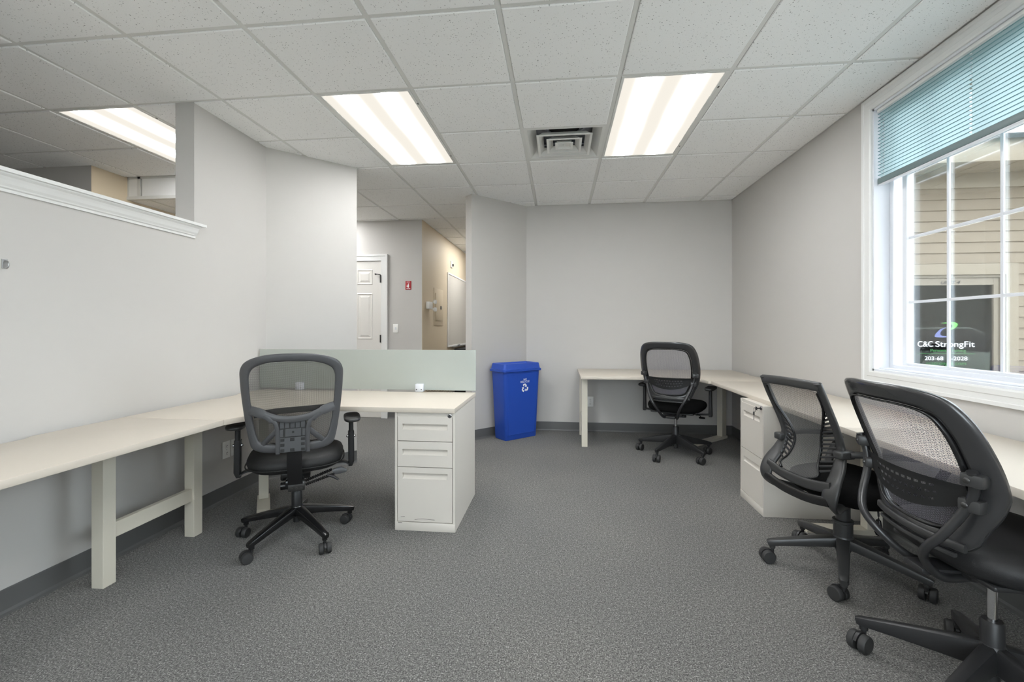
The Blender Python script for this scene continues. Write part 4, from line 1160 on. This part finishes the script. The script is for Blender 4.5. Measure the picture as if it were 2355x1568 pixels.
# ---------------------------------------------------------------- chair at the left corner desk
def chair_left():
    rzv = R(28)
    t = thing('office_chair', 'dark mesh-back task chair with height-adjustable arms at the corner desk', 'chair', (-1.50, 2.40, 0), rzv)
    star_base(t, 0.295, 0.150, 0.088, R(-103) - rzv, [R(20), R(95), R(-30), R(150), R(60)], hub=(0.036, 0.030), rc=0.028)
    bm = bmn(); lathe(bm, [(0.020, 0.085), (0.020, 0.12), (0.029, 0.16), (0.029, 0.255), (0.025, 0.262)], 20); g = obj('gas_lift', bm, 'black_plastic', t, 40)
    bm = bmn(); lathe(bm, [(0.014, 0.26), (0.014, 0.36)], 16); obj('piston', bm, 'chrome', g, 40)
    # mechanism, levers and spring
    bm = bmn(); add_box(bm, (-0.075, -0.10, 0.352), (0.075, 0.12, 0.402), 0.008); add_box(bm, (-0.045, -0.175, 0.33), (0.045, -0.09, 0.372), 0.006)
    cyl(bm, V(-0.07, -0.13, 0.335), V(-0.03, -0.13, 0.335), 0.02, 12); mech = obj('tilt_mechanism', bm, 'black_gloss', t, 40)
    bm = bmn(); add_box(bm, (-0.03, -0.19, 0.318), (0.052, -0.172, 0.366), 0.004)
    for x in (-0.012, 0.012, 0.036): cyl(bm, V(x, -0.192, 0.332), V(x, -0.188, 0.332), 0.006, 10)
    obj('hinge_block', bm, 'dark_metal', mech, 40)
    bm = bmn()
    for (a, b) in ((V(0.05, -0.16, 0.36), V(0.185, -0.10, 0.388)), (V(0.05, -0.165, 0.34), V(0.20, -0.11, 0.366))):
        d = (b - a); x, y = frame_of(d)
        sweep(bm, [a + d * (k / 130) + (x * math.cos(k * 0.75) + y * math.sin(k * 0.75)) * 0.0075 for k in range(131)], 0.002, 5)
        cyl(bm, a, b, 0.005, 8)
    obj('spring', bm, 'black_gloss', mech, 60)
    bm = bmn(); sweep(bm, [(0.19, -0.105, 0.375), (0.235, -0.10, 0.380), (0.262, -0.09, 0.372)], [(0.010, 0.016), (0.016, 0.020), (0.012, 0.008)], 10, 0.6); obj('lever', bm, 'grey_panel', mech, 50)
    bm = bmn(); sweep(bm, [(0.16, -0.12, 0.368), (0.20, -0.125, 0.352), (0.222, -0.13, 0.335)], [(0.008, 0.006), (0.012, 0.007), (0.010, 0.005)], 10, 0.6); obj('lever', bm, 'black_plastic', mech, 50)
    # seat
    bm = bmn(); pad(bm, 0.515, 0.49, 0.412, 0.497, 0.03, 3.0); st = obj('seat', bm, 'leather', t, 180)
    bm = bmn(); sweep(bm, [(0.512 / 2 * math.copysign(abs(math.cos(a)) ** 0.667, math.cos(a)) * 0.99, 0.03 + 0.488 / 2 * math.copysign(abs(math.sin(a)) ** 0.667, math.sin(a)) * 0.99, 0.440) for a in [2 * PI * q / 60 for q in range(61)]], 0.0035, 6); obj('piping', bm, 'leather', st, 180)
    # back
    surf = lambda x, z: -0.228 - 0.14 * (z - 0.54) + 0.85 * x * x + 0.35 * (z - 0.80) ** 2 * -0.25
    outer = [(0, 1.062), (0.12, 1.055), (0.205, 1.028), (0.240, 0.985), (0.243, 0.92), (0.236, 0.82), (0.222, 0.70), (0.206, 0.61), (0.188, 0.567), (0.13, 0.546), (0, 0.540)]
    inner = [(0, 1.020), (0.11, 1.014), (0.176, 0.990), (0.199, 0.955), (0.202, 0.91), (0.197, 0.82), (0.184, 0.70), (0.168, 0.63), (0.150, 0.602), (0.10, 0.589), (0, 0.585)]
    bm = bmn(); ring_frame(bm, outer, inner, surf, 0.030, 6, 12); fr = obj('back_frame', bm, 'grey_plastic', t, 180)
    mesh_panel('back_mesh', inner, surf, 'mesh_fine', t, off=0.006)
    # Y support
    sb = lambda x, z, d: V(x, surf(x, z) - d, z)
    bm = bmn()
    for s in (-1, 1):
        sweep(bm, spline([sb(s * 0.200, 0.772, 0.006), sb(s * 0.15, 0.758, 0.018), sb(s * 0.105, 0.735, 0.026), sb(s * 0.078, 0.70, 0.030), sb(s * 0.070, 0.64, 0.030), sb(s * 0.070, 0.545, 0.030)], 6), [(0.024, 0.007)] * 8 + [(0.020, 0.008)] * 8 + [(0.011, 0.009)] * 15, 10, 0.55, up=V(0, 1, 0), fixed=None)
        sweep(bm, spline([sb(s * 0.075, 0.665, 0.026), sb(s * 0.105, 0.632, 0.020), sb(s * 0.142, 0.592, 0.008)], 6), (0.013, 0.007), 10, 0.55, up=V(0, 1, 0))
    sweep(bm, spline([sb(-0.13, 0.752, 0.022), sb(-0.07, 0.730, 0.028), sb(0, 0.722, 0.030), sb(0.07, 0.730, 0.028), sb(0.13, 0.752, 0.022)], 6), (0.017, 0.008), 10, 0.55, up=V(0, 1, 0))
    obj('back_support', bm, 'grey_plastic', t, 50)
    bm = bmn(); sweep(bm, spline([sb(-0.185, 0.742, -0.012), sb(-0.08, 0.760, -0.012), sb(0.08, 0.765, -0.012), sb(0.19, 0.765, -0.012)], 6), (0.016, 0.005), 10, 0.6, up=V(0, 1, 0)); obj('lumbar_bar', bm, 'black_plastic', t, 60)
    # ribbed plate with screws
    y0 = surf(0, 0.62)
    bm = bmn(); add_box(bm, (-0.064, y0 - 0.026, 0.548), (0.064, y0 - 0.014, 0.716), 0.002); pl = obj('mount_plate', bm, 'mid_plastic', t)
    bm = bmn()
    for k in range(5): add_box(bm, (-0.060 + k * 0.0245, y0 - 0.032, 0.676), (-0.040 + k * 0.0245, y0 - 0.026, 0.712), 0.001)
    add_box(bm, (-0.035, y0 - 0.036, 0.632), (0.040, y0 - 0.026, 0.672), 0.002)
    for s in (-1, 1): add_box(bm, (s * 0.052 - 0.008, y0 - 0.033, 0.632), (s * 0.052 + 0.008, y0 - 0.026, 0.668), 0.001)
    add_box(bm, (-0.060, y0 - 0.032, 0.552), (0.060, y0 - 0.026, 0.626), 0.001)
    obj('plate_ribs', bm, 'grey_panel', pl)
    bm = bmn()
    for z in (0.562, 0.590, 0.616):
        for x in (-0.048, 0.048): add_box(bm, (x - 0.009, y0 - 0.0345, z - 0.007), (x + 0.009, y0 - 0.0315, z + 0.007), 0.001)
    for z in (0.562, 0.616): add_box(bm, (-0.012, y0 - 0.0345, z - 0.008), (0.008, y0 - 0.0315, z + 0.008), 0.001)
    cyl(bm, V(0.002, y0 - 0.038, 0.655), V(0.002, y0 - 0.034, 0.655), 0.006, 10)
    obj('screw_wells', bm, 'black_plastic', pl)
    # spine
    bm = bmn(); sweep(bm, [(0.006, y0 - 0.018, 0.60), (0.006, y0 - 0.010, 0.50), (0.006, y0 + 0.012, 0.43), (0.006, y0 + 0.05, 0.36), (0.006, y0 + 0.11, 0.345)], (0.036, 0.006), 12, 0.3, up=V(0, 1, 0)); obj('spine', bm, 'black_gloss', t, 40)
    # arms
    for s in (-1, 1):
        bm = bmn(); x = s * 0.292
        sweep(bm, [(x, 0.0, 0.66), (x, 0.0, 0.56)], (0.013, 0.024), 12, 0.5, fixed=(V(1, 0, 0), V(0, 1, 0)))
        sweep(bm, [(x, 0.0, 0.575), (x + s * 0.002, 0.0, 0.40), (x - s * 0.004, 0.0, 0.372)], [(0.017, 0.029), (0.017, 0.028), (0.012, 0.02)], 12, 0.5, fixed=(V(1, 0, 0), V(0, 1, 0)))
        sweep(bm, spline([(x - s * 0.01, 0.0, 0.385), (s * 0.25, 0.0, 0.402), (s * 0.20, 0.0, 0.404), (s * 0.06, 0, 0.40)], 4), (0.03, 0.006), 10, 0.5, up=V(0, 0, 1), fixed=(V(0, 1, 0), V(0, 0, 1)))
        ar = obj('arm', bm, 'black_plastic', t, 40)
        bm = bmn(); pad(bm, 0.094, 0.245, 0.642, 0.668, 0.02, 3.4, 0.004, 0.004, 32, 1.0)
        for v in bm.verts: v.co.x += s * 0.298
        obj('arm_pad', bm, 'mid_plastic', ar, 180)
        bm = bmn()
        for q in (-1, 1): lathe(bm, [(0.008, 0), (0.008, 0.006), (0.004, 0.010)], 12, Matrix.Translation((x + q * 0.017, -0.005, 0.548)) @ Matrix.Rotation(R(90 * q), 4, 'Y'))
        obj('screw', bm, 'chrome', ar, 40)
    return t
chair_left()

# ---------------------------------------------------------------- mesh chair on bent tubes (far corner, and near the window)
def chair_tube(label, loc, rzv, ang0, spins, arms, rise=0.0, sd=0.0):
    t = thing('office_chair', label, 'chair', (loc[0], loc[1], 0), rzv)
    star_base(t, 0.325, 0.150, 0.098, ang0 - rzv, spins, m='black_plastic', hub=(0.034, 0.044), hw=(0.022, 0.044), tw=(0.015, 0.015), rc=0.033)
    bm = bmn(); lathe(bm, [(0.019, 0.06), (0.019, 0.12), (0.029, 0.13), (0.029, 0.262), (0.025, 0.268)], 20); g = obj('gas_lift', bm, 'black_plastic', t, 40)
    bm = bmn(); lathe(bm, [(0.0125, 0.26), (0.0125, 0.37 + sd)], 16); obj('piston', bm, 'chrome', g, 40)
    bm = bmn(); add_box(bm, (-0.085, -0.13, 0.352 + sd), (0.085, 0.12, 0.40 + sd), 0.010); add_box(bm, (-0.03, -0.24, 0.352 + sd), (0.05, -0.12, 0.372 + sd), 0.005)
    cyl(bm, V(0.06, 0.02, 0.33 + sd), V(0.06, 0.02, 0.36 + sd), 0.03, 14); mech = obj('tilt_mechanism', bm, 'black_plastic', t, 40)
    bm = bmn(); sweep(bm, spline([(0.08, 0.0, 0.375 + sd), (0.20, -0.02, 0.372 + sd), (0.225, -0.02, 0.36 + sd)], 4), 0.004, 8); lathe(bm, [(0.0, 0), (0.022, 0.004), (0.024, 0.012), (0.016, 0.018)], 16, Matrix.Translation((0.235, -0.02, 0.340 + sd)) @ Matrix.Diagonal((1.2, 1, 1, 1)), True); obj('lever', bm, 'black_gloss', mech, 50)
    bm = bmn(); pad(bm, 0.515, 0.50, 0.395 + sd, 0.480 + sd, 0.04, 3.2, 0.014, 0.03); st = obj('seat', bm, 'black_fabric' if arms else 'seat_vinyl', t, 180)
    bm = bmn(); add_box(bm, (-0.19, -0.16, 0.384 + sd), (0.19, 0.20, 0.400 + sd), 0.006); obj('seat_pan', bm, 'black_plastic', t)
    surf = lambda x, z: -0.245 - 0.40 * (z - 0.73) + (0.0 if z > 0.73 else 0.32 * (z - 0.73)) + 1.10 * x * x
    outer = [(0, 1.070), (0.12, 1.068), (0.205, 1.046), (0.243, 0.985), (0.258, 0.89), (0.258, 0.79), (0.240, 0.70), (0.208, 0.625), (0.176, 0.565), (0.120, 0.535), (0, 0.530)]
    inner = [(0, 1.008), (0.10, 1.006), (0.168, 0.988), (0.192, 0.940), (0.200, 0.87), (0.198, 0.79), (0.185, 0.71), (0.162, 0.652), (0.138, 0.612), (0.09, 0.592), (0, 0.588)]
    st_ = lambda c: [(x, z + rise * max(0, z - 0.62) / 0.45) for x, z in c]
    outer, inner = st_(outer), st_(inner)
    bm = bmn(); ring_frame(bm, outer, inner, surf, 0.028, 6, 12); obj('back_frame', bm, 'frame_gloss', t, 180)
    # slim rim that stands behind the opening
    o2 = [(x * 1.0, z) for x, z in inner]; i2 = [(x * 0.955, 0.795 + (z - 0.795) * 0.965) for x, z in inner]
    bm = bmn(); ring_frame(bm, o2, i2, lambda x, z: surf(x, z) - 0.010, 0.018, 6, 8); obj('mesh_rim', bm, 'black_gloss', t, 180)
    mesh_panel('back_mesh', i2, surf, 'mesh_coarse', t, off=-0.004)
    # perforated lumbar band
    nx, nz = 84, 13; zc = 0.722; bm = bmn()
    def bz(x, k): return zc - 0.028 * (1 - (x / 0.19) ** 2) + (k / nz - 0.5) * (0.050 + 0.055 * (1 - (x / 0.2) ** 2) if abs(x) < 0.2 else 0.05)
    gv = [[bm.verts.new((x, surf(x, bz(x, k)) - 0.028, bz(x, k))) for k in range(nz + 1)] for x in [-0.196 + 0.392 * q / nx for q in range(nx + 1)]]
    for q in range(nx):
        for k in range(nz):
            hole = 16 <= q < 68 and k in (3, 6, 9) and (q + 2 * (k // 3)) % 5 < 3
            if not hole: bm.faces.new((gv[q][k], gv[q + 1][k], gv[q + 1][k + 1], gv[q][k + 1]))
    bmesh.ops.solidify(bm, geom=bm.faces[:], thickness=0.003)
    obj('lumbar_band', bm, 'mid_plastic', t, 40)
    for z0 in (0.562, 0.532):
        bm = bmn(); sweep(bm, [V(x, surf(x, z0) - 0.016, z0) for x in [(-0.17 + 0.034 * q) * (1.0 if z0 > 0.55 else 0.85) for q in range(11)]], (0.012 if z0 > 0.55 else 0.006, 0.008), 10, 0.5, up=V(0, 1, 0))
        obj('lower_rail', bm, 'mid_plastic', t, 50)
    for s in (-1, 1):
        P = lambda x, z, d: V(s * x, surf(x, z) - d, z)
        path = spline([P(0.226, 0.800, 0.030), P(0.215, 0.74, 0.034), P(0.196, 0.68, 0.042), V(s * 0.168, -0.275, 0.60), V(s * 0.135, -0.292, 0.52 + sd * 0.4), V(s * 0.098, -0.272, 0.445 + sd * 0.8), V(s * 0.070, -0.225, 0.378 + sd), V(s * 0.055, -0.175, 0.350 + sd), V(s * 0.045, -0.09, 0.352 + sd)], 6)
        bm = bmn(); sweep(bm, path, 0.0125, 12, up=V(1, 0, 0)); tb = obj('support_tube', bm, 'black_tube', t, 60)
        for z, cx in ((0.775, 0.222), (0.700, 0.202)):
            c = P(cx, z, 0.026); bm = bmn(); add_box(bm, (-0.026, -0.022, -0.018), (0.026, 0.020, 0.018), 0.007, Matrix.Translation(c) @ Matrix.Rotation(s * R(24), 4, 'Z')); k = obj('clamp', bm, 'mid_plastic', t, 40)
            bm = bmn(); Ms = Matrix.Translation(c) @ Matrix.Rotation(s * R(24), 4, 'Z'); lathe(bm, [(0.008, 0), (0.008, 0.003), (0.005, 0.005)], 12, Ms @ Matrix.Translation((-s * 0.008, -0.021, 0)) @ MX); obj('screw', bm, 'dark_metal', k, 40)
    if arms:
        for s in (-1, 1):
            bm = bmn(); x = s * 0.300
            sweep(bm, [(x, 0.02, 0.640), (x, 0.02, 0.50), (x, 0.02, 0.40), (x, 0.02, 0.385)], [(0.012, 0.024), (0.014, 0.020), (0.017, 0.024), (0.014, 0.02)], 12, 0.5, fixed=(V(1, 0, 0), V(0, 1, 0)))
            sweep(bm, [(x, 0.02, 0.405), (s * 0.18, 0.02, 0.392)], (0.028, 0.007), 10, 0.5, fixed=(V(0, 1, 0), V(0, 0, 1)))
            ar = obj('arm', bm, 'black_plastic', t, 40)
            bm = bmn(); pad(bm, 0.085, 0.25, 0.628, 0.655, 0.03, 3.4, 0.004, 0.008, 32, 1.0)
            for v in bm.verts: v.co.x += s * 0.300
            obj('arm_pad', bm, 'black_plastic', ar, 180)
    return t
chair_tube('black mesh armchair with bent tubular back supports in the far corner', (1.085, 4.325), R(-28), R(11), [R(70), R(120), R(80), R(95), R(60)], True, 0.0, 0.025)
chair_tube('armless mesh chair with perforated lumbar band and bent tubular supports at the window desk', (1.36, 1.56), R(-90), R(65), [R(-30), R(120), R(200), R(30), R(60)], False, -0.052, 0.07)

# ---------------------------------------------------------------- low chair with hourglass back
def chair_low():
    rzv = R(-75)
    t = thing('office_chair', 'low black chair with hourglass mesh back and loop arms beside the filing cabinet', 'chair', (1.375, 2.33, 0), rzv)
    star_base(t, 0.305, 0.150, 0.098, R(24) - rzv, [R(30), R(110), R(75), R(10), R(-60)], m='mid_plastic', hub=(0.042, 0.036), hw=(0.030, 0.026), tw=(0.018, 0.016), rc=0.032)
    bm = bmn(); lathe(bm, [(0.022, 0.08), (0.040, 0.13), (0.040, 0.242), (0.044, 0.245), (0.044, 0.256), (0.030, 0.258), (0.030, 0.37)], 24); obj('gas_lift', bm, 'mid_plastic', t, 40)
    bm = bmn(); add_box(bm, (-0.09, -0.11, 0.355), (0.09, 0.12, 0.390), 0.008); mech = obj('tilt_mechanism', bm, 'black_plastic', t, 40)
    bm = bmn(); sweep(bm, spline([(0.06, 0.02, 0.372), (0.13, 0.03, 0.369), (0.150, 0.03, 0.355), (0.152, 0.03, 0.30)], 5), 0.004, 8); lv = obj('lever', bm, 'black_plastic', mech, 60)
    bm = bmn(); sweep(bm, [(0.152, 0.03, 0.315), (0.152, 0.03, 0.292), (0.152, 0.03, 0.258), (0.152, 0.03, 0.246)], [(0.009, 0.007), (0.014, 0.009), (0.016, 0.010), (0.010, 0.007)], 12, 0.6); obj('lever_tag', bm, 'black_gloss', lv, 50)
    bm = bmn(); pad(bm, 0.50, 0.48, 0.378, 0.468, 0.06, 3.2, 0.016, 0.03); obj('seat', bm, 'black_fabric', t, 180)
    yz = [(0.945, -0.300), (0.86, -0.262), (0.74, -0.205), (0.65, -0.178), (0.57, -0.200), (0.49, -0.250), (0.425, -0.262), (0.385, -0.205), (0.375, -0.11)]
    ys = spline([(y, 0, z) for z, y in yz[:7]], 8)
    def yat(z):
        for a, b in zip(ys, ys[1:]):
            if b.z <= z <= a.z: return a.x + (b.x - a.x) * (a.z - z) / max(1e-6, a.z - b.z)
        return ys[0].x if z > 0.9 else ys[-1].x
    surf = lambda x, z: yat(z) + 0.5 * x * x - 0.02
    wz = [0.168, 0.170, 0.166, 0.164, 0.176, 0.192, 0.190, 0.165, 0.12]
    for s in (-1, 1):
        path = spline([(s * w, y + 0.0, z) for (z, y), w in zip(yz, wz)], 6)
        n = len(path); rad = []
        for k in range(n):
            f = k / (n - 1)
            rad.append((0.017 + 0.022 * max(0, math.sin(PI * min(1, max(0, (f - 0.35) / 0.6)))), 0.011))
        bm = bmn(); sweep(bm, path, rad, 12, 0.6, up=V(0, 1, 0)); obj('side_rail', bm, 'mid_plastic', t, 60)
    bm = bmn(); sweep(bm, spline([(s_ * 0.174, surf(s_ * 0.174, 0.935) + 0.006, 0.930 + 0.006 * (1 - s_ * s_)) for s_ in (-1, -0.6, -0.2, 0.2, 0.6, 1)], 5), (0.021, 0.010), 12, 0.6, up=V(0, 1, 0)); obj('top_rail', bm, 'mid_plastic', t, 60)
    # hourglass mesh, ribs between it and the rails
    hg = [(0.0, 0.916), (0.12, 0.915), (0.154, 0.900), (0.152, 0.83), (0.118, 0.755), (0.086, 0.69), (0.078, 0.63), (0.090, 0.56), (0.115, 0.52), (0.09, 0.500), (0, 0.498)]
    mesh_panel('back_mesh', hg, surf, 'mesh_soft', t, 30, 12, 0.004)
    for s in (-1, 1):
        bm = bmn(); sweep(bm, spline([V(s * x, surf(x, z), z) for x, z in hg[2:10]], 5), (0.005, 0.007), 8, 0.7, up=V(0, 1, 0)); obj('mesh_border', bm, 'black_gloss', t, 60)
        for k in range(14):
            z = 0.535 + k * 0.0195
            def hx(z):
                for a, b in zip(hg[2:], hg[3:]):
                    if b[1] <= z <= a[1]: return a[0] + (b[0] - a[0]) * (a[1] - z) / (a[1] - b[1])
                return 0.15
            x0 = hx(z); x1 = 0.166; z1 = z + 0.022
            bm = bmn(); sweep(bm, [V(s * x0, surf(x0, z), z), V(s * x1, yat(z1), z1)], (0.0055, 0.003), 6, 0.7, up=V(0, 1, 0)); obj('back_rib', bm, 'black_plastic', t)
    for z, r_ in ((0.492, 0.024), (0.432, 0.022)):
        bm = bmn(); sweep(bm, spline([(x, yat(z) - 0.004 - 0.25 * (0.04 - x * x), z - 0.6 * (0.04 - x * x)) for x in (-0.19, -0.12, -0.05, 0.05, 0.12, 0.19)], 4), (r_, 0.009), 12, 0.6, up=V(0, 1, 0)); obj('cross_rail', bm, 'mid_plastic' if z > 0.46 else 'black_gloss', t, 60)
    # arms: loops from the rails forward and down to the seat
    for s in (-1, 1):
        bm = bmn(); add_box(bm, (s * 0.178 - 0.022, -0.215, 0.612), (s * 0.178 + 0.026, -0.140, 0.648), 0.008)
        path = spline([(s * 0.190, -0.165, 0.632), (s * 0.235, -0.05, 0.634), (s * 0.262, 0.10, 0.622), (s * 0.270, 0.225, 0.604), (s * 0.270, 0.250, 0.582), (s * 0.266, 0.205, 0.52), (s * 0.250, 0.160, 0.45), (s * 0.225, 0.140, 0.400)], 6)
        n = len(path); sweep(bm, path, [(0.024, 0.012)] * (n // 2) + [(0.020, 0.010)] * (n - n // 2), 12, 0.55, fixed=None)
        obj('arm', bm, 'mid_plastic', t, 50)
    return t
chair_low()
